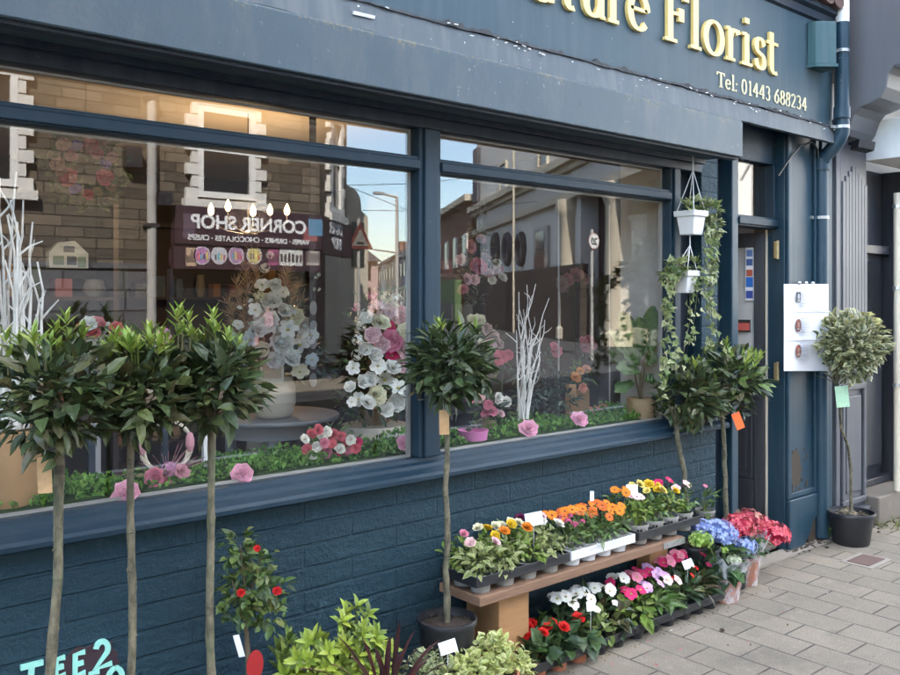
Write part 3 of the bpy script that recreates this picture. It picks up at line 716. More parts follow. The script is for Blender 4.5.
b = MB(); b.tube([mad(c, (0, 1, 0), .03), (c[0], -.03, c[2]+.03)], .012, 8); b.build('bracket', M['plastic_b'], cam_)
b = MB()
pts = [at(778, 176, -.02), at(790, 158, -.03), at(800, 146, -.035), at(812, 142, -.035), at(818, 150, -.035), at(819, 168, -.035)]
b.tube(pts, .006, 6); tag(b.build('cable', M['plastic_b']), 'thin black cable looping along the top of the blue pilaster', 'cable')
# paper notices on the pilaster
n = thing('paper_notice', 'white paper notice of overlapping sheets with small portraits pinned on the blue pilaster', 'notice', at(806, 371, -.026))
xl, xr = XA(784, -.026), XA(828.5, -.026); zt, zb = at(806, 284, -.026)[2], at(806, 371, -.026)[2]
b = MB(); N = 12; vs = []; fs = []
for j in range(N+1):
    for i in range(9):
        u, v = i/8, j/N
        yy = -.027-.075*max(0, u-.3)**1.2-.006*(.5+.5*sin(v*19+u*2.5))*(.4+.6*u)-.008*(u > .9)*v; vs.append((XA(784+44.5*u, yy), yy, at(784+44.5*u, 284+87*v, yy)[2]))
k0 = len(vs); vs += [(p[0], p[1]+.0016, p[2]) for p in vs]
for j in range(N):
    for i in range(8):
        a = j*9+i; fs.append((a, a+9, a+10, a+1)); fs.append((k0+a, k0+a+1, k0+a+10, k0+a+9))
b.add(vs, fs); b.build('sheet', M['paper'], n, True)
for v0, v1, off in ((.31, .335, .0045), (.635, .66, .0045)):
    b = MB(); vs = [(p[0], p[1]-off*k, p[2]) for k in (1, 0) for p in [(XA(784+44.5*u, -.03-.075*max(0, u-.3)**1.2), -.034-.075*max(0, u-.3)**1.2-.002*sin(u*9), at(784+44.5*u, 284+87*(v0+.004*sin(u*6)), -.035)[2]) for u in [q/8 for q in range(9)]]]
    b.add(vs+[(p[0], p[1], p[2]-.004) for p in vs[:9]], [(q, q+1, q+10, q+9) for q in range(8)]+[(q+18, q+19, q+1, q) for q in range(8)]); b.build('sheet', M['paper'], n)
b = MB()
for v, col in ((.15, (.10, .10, .10)), (.47, (.25, .09, .06)), (.76, (.30, .10, .06))):
    xc = xl+(xr-xl)*.27; zc = zt+(zb-zt)*v
    if v < .2: b.box(xc-.024, xc+.024, -.0395, -.0375, zc-.03, zc+.03, col)
    else: b.prism([(xc+.030*cos(a), zc+.038*sin(a)) for a in [2*pi*q/20 for q in range(20)]], 'y', -.0395, -.0375, col)
    b.prism([(xc+.013*cos(a), zc+.004+.017*sin(a)) for a in [2*pi*q/14 for q in range(14)]], 'y', -.0404, -.0396, (.45, .27, .2) if v > .2 else (.5, .5, .5))
    b.prism([(xc+.019*cos(a), zc-.026+.012*abs(sin(a))) for a in [pi*q/8 for q in range(9)]], 'y', -.0410, -.0405, (.5, .46, .42))
b.build('portrait', M['plainv'], n)
b = MB(); rnd = random.Random(9)
for v in (.05, .08, .10, .125, .15, .175, .20, .225, .25, .36, .40, .425, .45, .475, .50, .525, .55, .64, .68, .705, .73, .755, .78, .805, .83, .86):
    w = rnd.uniform(.10, .17); w *= .6; xc = XA(784+44.5*.56, -.09); zc = at(784+44.5*.56, 284+87*v, -.09)[2]
    b.obox((xc+.02, -.056, zc), nrm((1, -.1, 0)), nrm((-.1, -1, 0)), (0, 0, 1), w/2, .004, .0011, (.42, .42, .5))
b.build('print_lines', M['plainv'], n)
b = MB()
for u in (.3, .45, .6):
    b.ball((xl+(xr-xl)*u, -.034, zt+.005), .012, 6)
b.build('pin', M['metal'], n)

# ------------------------------------------------------------------ grey neighbouring shop
Gs = thing('grey_shop', 'grey painted neighbouring shopfront with fluted pilaster and carved corbel', 'shop', (5.44, 0, 0))
def gp(name, m, fn, bev=None, parent=None):
    b = MB(); fn(b); o = b.build(name, m, parent or Gs)
    if bev: bevel(o, bev)
    return o
X0, X1 = 5.43, 5.86
def gpil(b):
    b.box(X0, X1, -.03, .2, 0, 2.62); b.box(X0+.002, X0+.055, -.045, -.0305, .0, 2.62)
    b.box(X0+.056, X1, -.06, -.0305, .98, 1.02)
gp('pilaster', M['grey'], gpil, .005)
def flutes(b):
    x = X0+.075
    b.box(X0+.06, X1-.004, -.042, -.0308, 1.08, 2.45)
    for i in range(8):
        xx = X0+.08+i*(X1-X0-.1)/7.6; top = 2.36-.035*abs(i-3.5)
        b.box(xx, xx+.042, -.050, -.0425, 1.1, top)
gp('fluted_panel', M['grey'], flutes, .006)
def lowp(b):
    x0, x1 = X0+.08, X1-.02
    for a, c_ in (((x0, x1), (.16, .20)), ((x0, x1), (.90, .94))): b.box(a[0], a[1], -.052, -.0306, c_[0], c_[1])
    b.box(x0, x0+.035, -.052, -.0306, .2005, .8995); b.box(x1-.035, x1, -.052, -.0306, .2005, .8995)
    b.box(x0+.06, x1-.06, -.046, -.0306, .24, .86); b.box(X0+.0, X1+.005, -.07, -.0306, .0, .13)
gp('moulded_panel', M['grey'], lowp, .006)
def corb(b):
    prof = [(.0, 2.50), (-.075, 2.52), (-.10, 2.555), (-.13, 2.64), (-.17, 2.68), (-.23, 2.695), (-.29, 2.72), (-.325, 2.78), (-.34, 2.86), (-.37, 2.90), (-.60, 2.90), (-.60, 3.9), (.0, 3.9)]
    b.prism(prof, 'x', X0+.06, X1)
gp('corbel', M['grey_lt'], corb, .008)
gp('corbel_edge', M['grey'], lambda b: (b.box(X0+.054, X1+.01, -.62, -.38, 2.885, 2.905), b.box(X0+.05, X0+.0595, -.605, -.57, 2.91, 3.9)), .004)
gp('wall', M['plaster'], lambda b: b.box(X0, 14, .201, 5.4, 0, 9.5))
gp('roof', M['slate'], lambda b: b.prism([(-.15, 9.45), (2.6, 11.1), (5.6, 9.45), (5.6, 9.65), (2.6, 11.3), (-.15, 9.65)], 'x', 5.45, 14))
gp('upper_wall', M['render_w'], lambda b: b.box(X1+.001, 14, -.05, .2, 2.95, 9.5))
gp('white_fascia', M['white'], lambda b: (b.box(X1+.002, 14, -.33, -.02, 2.40, 2.66), b.box(X1+.002, 14, -.36, -.331, 2.40, 2.45), b.box(X1+.002, 14, -.36, -.331, 2.60, 2.64)), .004)
def gdoor(b):
    b.box(X1, 6.55, .12, .18, .19, 2.39); b.box(X1, 5.93, .0, .1195, .19, 2.39); b.box(6.47, 6.62, -.03, .1195, .19, 2.39); b.box(5.931, 6.469, .06, .1195, 1.80, 1.86); b.box(5.931, 6.469, .06, .1195, .19, .24)
    b.box(6.03, 6.40, .09, .1195, .32, 1.0)
gp('door', M['charcoal'], gdoor, .005)
gp('door_pane', M['darkglass'], lambda b: b.box(5.99, 6.42, .112, .1192, 1.1, 1.75))
gp('door_pier', M['render_c'], lambda b: b.box(6.63, 7.0, -.08, .2, 0, 2.39))
gp('doorstep', M['step'], lambda b: b.box(X1+.01, 7.2, -.12, .2, 0, .186), .012)
wp = thing('white_pipe', 'thin white waste pipe running up beside the grey door', 'pipe', (6.35, -.1, .2))
b = MB(); x_ = XA(898, -.13); b.tube([(x_, -.13, .2), (x_, -.13, 2.2)], .028, 12); b.build('pipe', M['ceramic'], wp, True)
b = MB()
for z in (.9, 1.55, 2.1): b.tube([(x_, -.13, z), (x_, -.13, z+.02)], .034, 10)
b.build('clip', M['metal'], wp)

# ------------------------------------------------------------------ small things on the pavement
mc = thing('drain_cover', 'small rusty square inspection cover set in the paving', 'drain cover', gz(866, 561))
c = gz(866, 561)
b = MB(); b.box(c[0]-.13, c[0]+.13, c[1]-.09, c[1]+.09, 0.0, .004); b.build('surround', M['concrete'], mc)
b = MB(); b.box(c[0]-.10, c[0]+.10, c[1]-.062, c[1]+.062, .0045, .008); b.build('cover', M['rust'], mc)
b = MB(); rnd = random.Random(6)
for i in range(160):
    x = rnd.uniform(4.85, 5.45); y = -abs(rnd.gauss(.01, .04)); r = rnd.uniform(.003, .014)
    b.ball((x, y, .006), r, 6, (.06, .045, .03), r*.4)
for i in range(60):
    b.ball((rnd.uniform(5.5, 6.6), -abs(rnd.gauss(.10, .06)), .004), rnd.uniform(.006, .018), 5, (.07, .055, .035), .006)
kind(b.build('dirt', M['dirt']), 'stuff')

# ================================================================== PLANTS OUTSIDE
BAY = [(.045, .068, .024), (.06, .085, .028), (.036, .054, .02), (.078, .102, .036), (.052, .075, .032), (.10, .125, .04), (.09, .085, .035)]
YOUNG = [(.24, .32, .05), (.18, .27, .045), (.30, .36, .07)]
def trunk_pts(p0, p1, wob=.012, n=9, seed=0):
    rnd = random.Random(seed); pts = []
    for i in range(n):
        t = i/(n-1); w = wob*sin(pi*t)
        pts.append((p0[0]+(p1[0]-p0[0])*t+rnd.uniform(-1, 1)*w, p0[1]+(p1[1]-p0[1])*t+rnd.uniform(-1, 1)*w, p0[2]+(p1[2]-p0[2])*t))
    return pts
def bark_tube(b, pts, r0, r1, n=10):
    m = len(pts); fine = []; rs = []
    rnd = random.Random(int(pts[0][0]*1000))
    for i in range(m-1):
        for k in range(3):
            t = k/3; fine.append(tuple(pts[i][j]*(1-t)+pts[i+1][j]*t for j in range(3)))
    fine.append(pts[-1])
    for i in range(len(fine)):
        t = i/(len(fine)-1); rs.append((r0*(1-t)+r1*t)*(1+(.16 if rnd.random() < .2 else rnd.uniform(-.05, .05))))
    b.tube(fine, rs, n)
    for q in range(1, len(fine)-1):
        for _ in range(2):
            p = mixc(fine[q], fine[q+1], rnd.random()); a = rnd.uniform(0, 6.28); rr = rs[q]
            b.ball((p[0]+rr*.8*cos(a), p[1]+rr*.8*sin(a), p[2]), rr*rnd.uniform(.28, .5), 6, (.1, .1, .1), rr*rnd.uniform(.3, .6))
def crown(b, c, rx, rz, n, L, Wd, pal, up=.35, edge=None, inner=.35, lump=.2, seed=1, droop=.3, size=(.55, 1.3)):
    rnd = random.Random(seed); ph = [rnd.uniform(0, 6) for _ in range(6)]
    for i in range(n):
        d = rdir(); a = math.atan2(d[1], d[0])
        k = 1+lump*(.5*sin(2*a+ph[0]+2*d[2])+.3*sin(4*a+ph[1])+.4*sin(3*d[2]*2+ph[2]))
        r = (inner+(1-inner)*sqrt(rnd.random()))*k
        p = (c[0]+d[0]*rx*r, c[1]+d[1]*rx*r, c[2]+d[2]*rz*r)
        o = nrm((d[0]+R(-.7, .7), d[1]+R(-.7, .7), d[2]*.7+up+R(-.6, .6)))
        nn = nrm(mad(mad((0, 0, 1), d, .5), rdir(), .5))
        s_ = R(*size); col = jit(random.choice(pal), .2)
        e = None
        if edge: e = jit(random.choice(edge), .1)
        b.leaf(p, o, nn, L*s_, Wd*s_, col, e, droop*R(.3, 1.5), R(.15, .45))
def sprout(b, p, d, n, L, pal, W=.3):
    for i in range(n):
        a = 2.4*i; u = perp(d); w = cross(d, u); s_ = mad(vmul(u, cos(a)), w, sin(a)); k = i/n
        o = nrm(mad(d, s_, .9-.65*k))
        b.leaf(mad(p, d, L*.6*k), o, nrm(mad(d, s_, -.8)), L*R(.8, 1.1), L*W, jit(random.choice(pal), .15), None, .1, .35)
def pot_mb(b, c, r, h, taper=.78, rim=.022, n=28):
    b.lathe(c, [(r*taper*.96, 0), (r*taper, .004), (r*.955, h-rim), (r*1.02, h-rim+.001), (r*1.035, h-.004), (r*1.02, h), (r*.95, h), (r*.94, h-.018), (r*.9, h-.03)], n)
def soil_mb(b, c, r, h, seed=0):
    b.lathe((c[0], c[1], c[2]), [(r*.93, h-.035), (r*.92, h-.028), (r*.5, h-.018), (0.001, h-.016)], 22)
    rnd = random.Random(seed)
    for i in range(45):
        a = rnd.uniform(0, 6.28); q = r*.88*sqrt(rnd.random()); b.ball((c[0]+q*cos(a), c[1]+q*sin(a), c[2]+h-.022), rnd.uniform(.003, .008), 5)
def standard(name, label, cat, base, h_pot, r_pot, top, crown_c, rx, rz, tr, n, group, seed, L=.07, Wd=.027, pal=BAY, edge=None, sprouts=0, bend=None, wob=.012, sp_spread=.6, sp_pal=YOUNG, barkm='bark', trunk_top=None, extra=None, dens=1.):
    t = thing(name, label, cat, base, group)
    b = MB(); pot_mb(b, base, r_pot, h_pot); b.build('pot', M['plastic_b'], t, True)
    b = MB(); soil_mb(b, base, r_pot, h_pot, seed); b.build('soil', M['soil'], t)
    b = MB(); p0 = (base[0], base[1], h_pot-.03); pts = trunk_pts(p0, top, wob, 9, seed) if not bend else [p0]+bend+[top]
    bark_tube(b, pts, tr, tr*.8)
    for k in range(12):
        d = nrm((R(-1, 1), R(-1, 1), R(.1, 1.1))); e = mad(top, d, rx*.75)
        b.tube([top, mad(mad(top, d, rx*.4), (0, 0, 1), .01), e], [tr*.5, tr*.32, tr*.15], 5)
    b.build('trunk', M[barkm], t, True)
    b = MB(); crown(b, crown_c, rx, rz, int(n*dens), L, Wd, pal, seed=seed, edge=edge)
    crown(b, crown_c, rx*.6, rz*.6, int(n*.3), L, Wd, pal, seed=seed+50, edge=edge, inner=.1)
    rnd = random.Random(seed+9)
    for k in range(sprouts):
        a = rnd.uniform(0, 6.28); q = rx*sp_spread*sqrt(rnd.random())
        zz = rz*sqrt(max(.05, 1-(q/rx)**2))
        p = (crown_c[0]+q*cos(a), crown_c[1]+q*sin(a), crown_c[2]+zz*.93); d = nrm((cos(a)*q/rx*.6, sin(a)*q/rx*.6, 1))
        hh = rnd.uniform(.01, .05); b.tube([mad(p, d, -.04), mad(p, d, hh)], .002, 4, (.16, .2, .05))
        sprout(b, mad(p, d, hh*.6), d, rnd.randint(5, 8), rnd.uniform(.035, .055), sp_pal)
    b.build('crown', M['leaf'], t)
    return t
def hang_tag(parent, p, w, h, m, name='tag', ang=.2, face=None):
    """card hung on a trunk, facing the street"""
    b = MB(); n = nrm((-.5, -.85, .1)); ax = nrm((cos(ang)*.85, -cos(ang)*.5, sin(ang))); ax = nrm(mad(ax, n, -dot(ax, n))); az = cross(n, ax); az = az if az[2] > 0 else vmul(az, -1)
    b.obox(mad(p, az, -h/2), ax, n, az, w/2, .0012, h/2); o = b.build(name, m, parent)
    b = MB(); b.tube([mad(p, az, -.004), mad(mad(p, az, .025), n, -.02)], .0012, 4); b.build('tie', M['white'], parent)
    return n, ax, az
BT = 'bay trees trained as standards'
Yb = -.42
def stand_at(pxb, pyb, pxt, pyt, Y): return at(pxb, pyb, Y), at(pxt, pyt, Y)
bl = [('bay_tree', 'mop-head bay tree at far left with torn tan tag on its trunk', (48, 600), (60, 440), (52, 400), .158, .15, .0135, 310, 3, 5, -.40),
      ('bay_tree', 'mop-head bay tree with bright yellow shoots, between two other bays before the left pane', (131, 620), (131, 432), (138, 393), .142, .135, .0115, 300, 4, 14, -.36),
      ('bay_tree', 'mop-head bay tree with tall upright shoots beside the small red rose', (211, 620), (212, 425), (214, 385), .145, .13, .012, 300, 7, 8, -.38)]
trees = []
for nm, lb, pb, ptp, pc, rx, rz, tr, n, sd, sp, Y in bl:
    g = at(pb[0], pb[1], Y); c = at(pc[0], pc[1], Y); tp_ = at(ptp[0], ptp[1]-6, Y)
    trees.append((standard(nm, lb, 'bay tree', (g[0], Y, 0), .24, .12, (tp_[0], Y, tp_[2]), (c[0], Y-.01, c[2]), rx*.82, rz*.88, tr, int(n*1.3), BT, sd, L=.060, Wd=.027, sprouts=sp, wob=.006), g, c, Y))
# tall shoots on the third and first tree
def shoots(tree, lst, Y):
    b = MB()
    for px, py0, py1 in lst:
        p0 = at(px, py0, Y); p1 = at(px-2, py1, Y)
        b.tube([p0, mad(mixc(p0, p1, .5), (1, 0, 0), .004), p1], [.0028, .0022, .0015], 5, (.14, .13, .05))
        m = 5
        for i in range(m):
            q = mixc(p0, p1, .25+.7*i/m); a = 2.4*i; o = nrm((cos(a)*.8, sin(a)*.8, .8))
            b.leaf(q, o, nrm((-cos(a)*.6, -sin(a)*.6, .8)), .042, .015, jit(random.choice(YOUNG if i > 1 else BAY), .15), None, .1, .35)
        sprout(b, p1, (0, 0, 1), 6, .04, YOUNG)
    b.build('shoot', M['leaf'], tree)
shoots(trees[2][0], [(182, 350, 318), (190, 350, 325), (215, 345, 322), (178, 352, 322), (230, 355, 340)], -.40)
shoots(trees[0][0], [(68, 365, 326), (58, 370, 335), (45, 372, 350), (8, 375, 345), (75, 372, 345)], -.42)
shoots(trees[1][0], [(118, 362, 342), (163, 365, 340), (168, 372, 345), (152, 368, 345), (110, 368, 350)], -.38)
hang_tag(trees[0][0], mad(at(44, 457, -.44), (0, 0, 0), 1), .032, .085, M['tag_tan'], ang=.06)
Y = -.20
g = at(442, 640, Y); c = at(450, 366, Y); tp_ = at(446, 405, Y)
t5 = standard('bay_tree', 'neat dark bay tree in black pot before the window mullion, tan tag below crown', 'bay tree', (XA(447, Y), Y, 0), at(447, 617, Y)[2], .108, (tp_[0], Y, tp_[2]), (c[0], Y, c[2]), .148, .138, .0115, 560, BT, 21, L=.062, Wd=.025,
              pal=[(.04, .062, .022), (.055, .08, .028), (.035, .05, .018), (.07, .095, .035)], sprouts=3, sp_spread=.7, wob=.008)
hang_tag(t5, at(444, 410, Y-.03), .036, .088, M['tag_tan'], ang=.0)
Y = -.10
for nm, lb, ptop, pc, rx, rz, sd, pb, sp, rp in (('bay_tree', 'dark leaved bay tree with leaning trunk right of the fiddle leaf plant', (676, 425), (690, 398), .165, .155, 31, (694, 500), 3, .10),
                                             ('bay_tree', 'bay tree with pale green shoots and an orange tag in front of the door', (722, 415), (731, 380), .175, .15, 32, (727, 520), 16, .11)):
    Y = -.10 if sd == 31 else -.13
    g = at(pb[0], pb[1], Y); c = at(pc[0], pc[1], Y); tp_ = at(ptop[0], ptop[1], Y)
    tr_ = standard(nm, lb, 'bay tree', (g[0]+.01, Y, 0), .26, rp, tp_, c, rx, rz, .0135, 380, BT, sd, L=.072, Wd=.031, sprouts=sp, wob=.008, sp_spread=.95,
                   pal=BAY if sd == 31 else BAY+[(.10, .16, .04), (.13, .2, .05)])
    if sd == 32: hang_tag(tr_, at(735, 413, Y-.1), .045, .085, M['orange'], ang=.35)
# variegated holly at the right
Y = -.20
g = gz(851, 543); bx = g[0]; by = g[1]+.0
def hy_(px, py): return at(px, py, by)
rp = .135
hol = standard('holly_tree', 'variegated holly standard with cream edged leaves in large black pot', 'holly tree', (bx, by, 0), hy_(851, 511)[2], rp, hy_(838, 385), (hy_(845, 347)[0]-.02, by-.05, hy_(845, 347)[2]), .195, .175, .0095, 950, None, 41, L=.052, Wd=.034,
               pal=[(.07, .10, .05), (.10, .13, .07), (.05, .085, .04)], edge=[(.48, .45, .22), (.55, .52, .32), (.42, .40, .2)], bend=[hy_(851, 500), hy_(851, 470), hy_(848, 446), hy_(841, 428), hy_(840, 408)], sprouts=0)
b = MB()
for i in range(70):
    d = rdir(); cc = hy_(850, 330)
    p = (cc[0]+d[0]*.15, cc[1]+d[1]*.15, cc[2]+abs(d[2])*.10)
    b.leaf(p, nrm((d[0], d[1], .5)), nrm((R(-.4, .4), -.4, 1)), .05, .03, jit((.46, .42, .12), .15), (.55, .52, .25), .2, .3)
b.build('young_leaves', M['leaf'], hol)
hang_tag(hol, at(841, 386, by-.03), .085, .125, M['tag_green'], 'care_label', ang=.05)
b = MB()
for i in range(30):
    a = R(0, 6.28); q = R(0, rp*.7); b.obox((bx+q*cos(a), by+q*sin(a), hy_(851, 511)[2]-.012), nrm(rdir()), (0, 1, 0), (0, 0, 1), .016, .007, .002, jit((.3, .24, .15), .3))
b.build('dry_leaf', M['plainv'], hol)
# small standard rose
Y = -.16
ro = thing('rose_bush', 'small standard rose with three red blooms and a red label', 'rose bush', (XA(249, Y), Y, 0))
b = MB(); base = (XA(249, Y), Y, 0); pot_mb(b, base, .085, .17); b.build('pot', M['plastic_b'], ro, True)
b = MB(); soil_mb(b, base, .085, .17); b.build('soil', M['soil'], ro)
b = MB(); tpp = at(246, 622, Y); bark_tube(b, [(base[0], Y, .15), at(248, 660, Y), tpp], .008, .007)
for px, py in ((240, 545), (262, 555), (232, 580), (278, 592), (236, 610), (262, 605), (255, 570)): e = at(px, py, Y+R(-.05, .05)); b.tube([tpp, mad(mixc(tpp, e, .5), rdir(), .012), e], [.004, .003, .002], 5)
b.build('trunk', M['bark_dark'], ro, True)
b = MB()
RL = [(.07, .12, .03), (.10, .155, .04), (.14, .19, .05), (.05, .085, .025), (.18, .2, .06)]
for (px, py, rx, rz, n) in ((238, 548, .05, .05, 60), (255, 565, .06, .055, 80), (245, 585, .085, .07, 130), (262, 610, .075, .06, 110), (240, 608, .06, .05, 70), (272, 590, .04, .05, 45)):
    crown(b, at(px, py, Y), rx, rz, n, .034, .023, RL, up=.1, seed=n, inner=.2, lump=.25)
b.build('crown', M['leaf'], ro)
for px, py, r in ((277, 591, .015), (241, 593, .014), (257, 549, .011)):
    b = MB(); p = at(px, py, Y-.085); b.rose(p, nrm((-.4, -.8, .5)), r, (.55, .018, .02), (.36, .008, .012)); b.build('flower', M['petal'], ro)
b = MB(); c = at(255, 662, Y-.10); ax = nrm((.8, -.5, .1))
b.prism([(c[0]+.028*cos(a), c[2]-.01+.046*sin(a)) for a in [2*pi*k/20 for k in range(20)]], 'y', c[1]-.001, c[1]+.001); b.build('label', M['red'], ro)
b = MB(); c = at(239, 646, Y-.06); b.obox(c, nrm((.85, -.5, .1)), nrm((-.5, -.85, 0)), nrm((-.25, .1, 1)), .009, .001, .035); b.build('plant_tag', M['card'], ro)

# ---------------- low shrubs along the bottom of the picture
def shrub(name, label, cat, px, Y, r_pot, h_pot, potm='plastic_b', group=None):
    base = (XA(px, Y), Y, 0); t = thing(name, label, cat, base, group)
    b = MB(); pot_mb(b, base, r_pot, h_pot); b.build('pot', M[potm], t, True)
    b = MB(); soil_mb(b, base, r_pot, h_pot); b.build('soil', M['soil'], t)
    return t, base
CH = [(.20, .27, .03), (.28, .36, .045), (.36, .42, .06), (.13, .19, .028)]
t, base = shrub('choisya_shrub', 'lime green evergreen shrub with pointed glossy leaves below the window', 'shrub', 348, -.20, .12, .2)
b = MB(); f = MB()
pts_ = [(357, 606, 0), (345, 612, .02), (368, 614, -.02)]
rnd = random.Random(44)
for k in range(64):
    a = rnd.uniform(-.15, pi+.15); q = sqrt(rnd.random()); pts_.append((345+64*q*cos(a), 678-56*q*abs(sin(a))*(1 if q < .8 else rnd.uniform(.85, 1.1)), rnd.uniform(-.13, .06)))
for (px, py, dy) in pts_:
    p = at(px, py, -.20+dy)
    b.tube([(base[0], base[1], .18), mad(mixc((base[0], base[1], .18), p, .6), rdir(), .02), p], [.005, .004, .0025], 5, (.1, .12, .03))
    d = nrm((p[0]-base[0]+R(-.08, .08), p[1]-base[1]-.10, .20+R(-.05, .1)))
    for q in range(9):
        a = 2.4*q; u = perp(d); w = cross(d, u); s_ = mad(vmul(u, cos(a)), w, sin(a)); kk = q/9
        f.leaf(mad(p, d, -.022+.03*kk), nrm(mad(d, s_, 1.5-1.1*kk)), nrm(mad(d, s_, -.4)), R(.036, .05), R(.016, .021), jit(random.choice(CH if q > 3 else CH[:2]+CH[3:]), .15), None, .35, .25)
b.build('stem', M['leaf'], t); f.build('foliage', M['leaf'], t)
t, base = shrub('pieris_plant', 'little plant with fanned yellow green leaves beside the standard rose', 'plant', 287, -.17, .06, .16)
f = MB()
for px, py in ((285, 655), (278, 650), (295, 650), (288, 640), (292, 662), (280, 665), (299, 658)):
    p = at(px, py, -.17+R(-.03, .03)); d = nrm((p[0]-base[0], -.1, .25)); sprout(f, mad(p, d, -.03), d, 8, .058, [(.15, .21, .05), (.22, .28, .06), (.10, .16, .04)], .34)
f.tube([(base[0], base[1], .13), at(287, 655, -.17)], .004, 5, (.1, .1, .04)); f.build('foliage', M['leaf'], t)
t, base = shrub('cordyline', 'dark purple spiky cordyline with arching strap leaves in front of lime shrub', 'cordyline', 388, -.42, .10, .17)
f = MB()
tips = [(415, 622), (362, 630), (330, 655), (440, 632), (350, 648), (428, 650), (400, 612), (312, 672), (375, 640), (445, 655), (338, 628), (390, 628), (405, 640), (325, 668), (418, 640), (358, 662), (300, 660), (436, 668), (380, 655), (346, 672), (410, 668)]
for px, py in tips:
    e = at(px, py+8, -.42+R(-.16, .06)); p0 = (base[0]+R(-.015, .015), base[1]+R(-.015, .015), .16); m_ = mad(mixc(p0, e, .5), (0, 0, 1), R(.05, .10))
    c0 = jit(random.choice([(.07, .022, .026), (.10, .035, .035), (.05, .018, .022), (.13, .06, .05)]), .2); vs = []; N_ = 8
    sd = nrm(cross(vsub(e, p0), (0, 0, 1)))
    for i in range(N_+1):
        q = i/N_; p = tuple((1-q)**2*p0[j]+2*q*(1-q)*m_[j]+q*q*e[j] for j in range(3)); w = .0075*(.6+1.2*q)*(1-q**4)+.0004
        vs += [mad(p, sd, -w), mad(p, (0, 0, 1), -.003), mad(p, sd, w)]
    fs = []
    for i in range(N_): a = i*3; fs += [(a, a+1, a+4, a+3), (a+1, a+2, a+5, a+4)]
    f.add(vs, fs, c0)
f.build('foliage', M['leaf'], t)
t, base = shrub('euonymus_shrub', 'mounded cream and lime variegated shrub at the bench end', 'shrub', 488, -.36, .11, .16, 'terracotta')
f = MB()
EU = [(.32, .38, .10), (.42, .46, .15), (.22, .30, .07)]; EE = [(.58, .58, .22), (.66, .64, .32), (.5, .52, .18)]
for (px, py, r, n) in ((490, 652, .075, 190), (468, 662, .06, 130), (512, 655, .06, 130), (500, 668, .07, 150), (455, 672, .06, 110), (520, 668, .05, 100), (480, 672, .07, 130), (496, 640, .045, 80)):
    crown(f, at(px, py+4, -.36), r, r*.8, n, .026, .018, EU, up=.4, edge=EE, seed=n, inner=.3, lump=.25)
f.build('foliage', M['leaf'], t)
t, base = shrub('grey_shrub', 'small pale speckled shrub between the purple cordyline and the cream mound', 'shrub', 432, -.33, .07, .14)
f = MB()
for (px, py, r, n) in ((428, 660, .05, 110), (440, 668, .05, 110), (418, 670, .05, 90)): crown(f, at(px, py, -.33), r, r*.8, n, .022, .012, [(.2, .24, .10), (.14, .19, .07)], up=.4, edge=[(.36, .38, .2)], seed=n+1, inner=.3)
f.build('foliage', M['leaf'], t)
b = MB()
for k in range(14):
    p = (5.32+R(-.02, .02), -.06+R(-.02, .02), .01); q = mad(p, (R(-1, 1), R(-.9, .1), R(.9, 1.8)), R(.04, .07)); b.tube([p, q], .0015, 4, (.12, .2, .05))
    b.leaf(q, nrm((R(-1, 1), R(-1, .2), .2)), (0, 0, 1), .05, .032, jit((.14, .26, .05), .2), None, .3, .3)
tag(b.build('weed', M['leaf_soft']), 'fresh green weed growing at the foot of the blue pilaster', 'weed')
b = MB()
for k in range(130):
    p = (R(5.75, 6.5), R(-.26, -.13), 0); b.leaf(p, nrm((R(-.6, .6), R(-.6, .6), R(.2, 1))), nrm(rdir()), R(.03, .09), .006, jit((.16, .18, .06), .3), None, .4, .2)
kind(b.build('grass', M['leaf_soft']), 'stuff')
b = MB(); c = gz(722, 633); b.leaf(vadd(c, (0, 0, .003)), nrm((.8, .5, .02)), (0, 0, 1), .045, .024, (.06, .04, .025), None, -.05, .25)
tag(b.build('fallen_leaf', M['leaf_soft']), 'brown fallen leaf lying on the paving near the trays', 'leaf')

b = MB(); rnd = random.Random(15)
for k in range(26):
    x = rnd.uniform(2.6, 4.4); y = -.30-abs(rnd.gauss(0, .14)); b.leaf((x, y, .003), nrm((rnd.uniform(-1, 1), rnd.uniform(-1, 1), .05)), (0, 0, 1), rnd.uniform(.008, .02), rnd.uniform(.006, .012), jit(rnd.choice([(.5, .1, .15), (.6, .55, .5), (.08, .06, .03), (.12, .14, .05), (.07, .05, .03)]), .2), None, -.1, .3)
for k in range(90):
    x = rnd.uniform(2.4, 4.2); y = -.27-abs(rnd.gauss(0, .03)); b.ball((x, y, .001), rnd.uniform(.001, .0032), 5, (.06, .045, .03), .0015)
kind(b.build('litter', M['leaf_soft']), 'stuff')
# ---------------- bench
BZ = .392
bn = thing('bench', 'low plank bench on two timber blocks carrying flower trays', 'bench', (2.9, -.15, 0))
xl, xr = XA(480, -.27), XA(684, -.27)
b = MB(); b.box(xl, xr, -.27, -.035, BZ-.036, BZ); bevel(b.build('plank', M['wood_old'], bn), .004)
for p0, p1, y0, y1 in ((499, 529, -.22, -.03), (650, 668, -.10, -.02)):
    b = MB(); b.box(XA(p0, y0), XA(p1, y0), y0, y1, 0, BZ-.037); bevel(b.build('leg', M['wood'], bn), .004)
b = MB(); b.box(xr-.16, xr+.003, -.2735, -.2705, BZ-.032, BZ-.004)
for q in (.03, .08, .13): b.tube([(xr-q, -.2755, BZ-.018), (xr-q, -.2735, BZ-.018)], .004, 8)
b.build('metal_plate', M['metal'], bn)

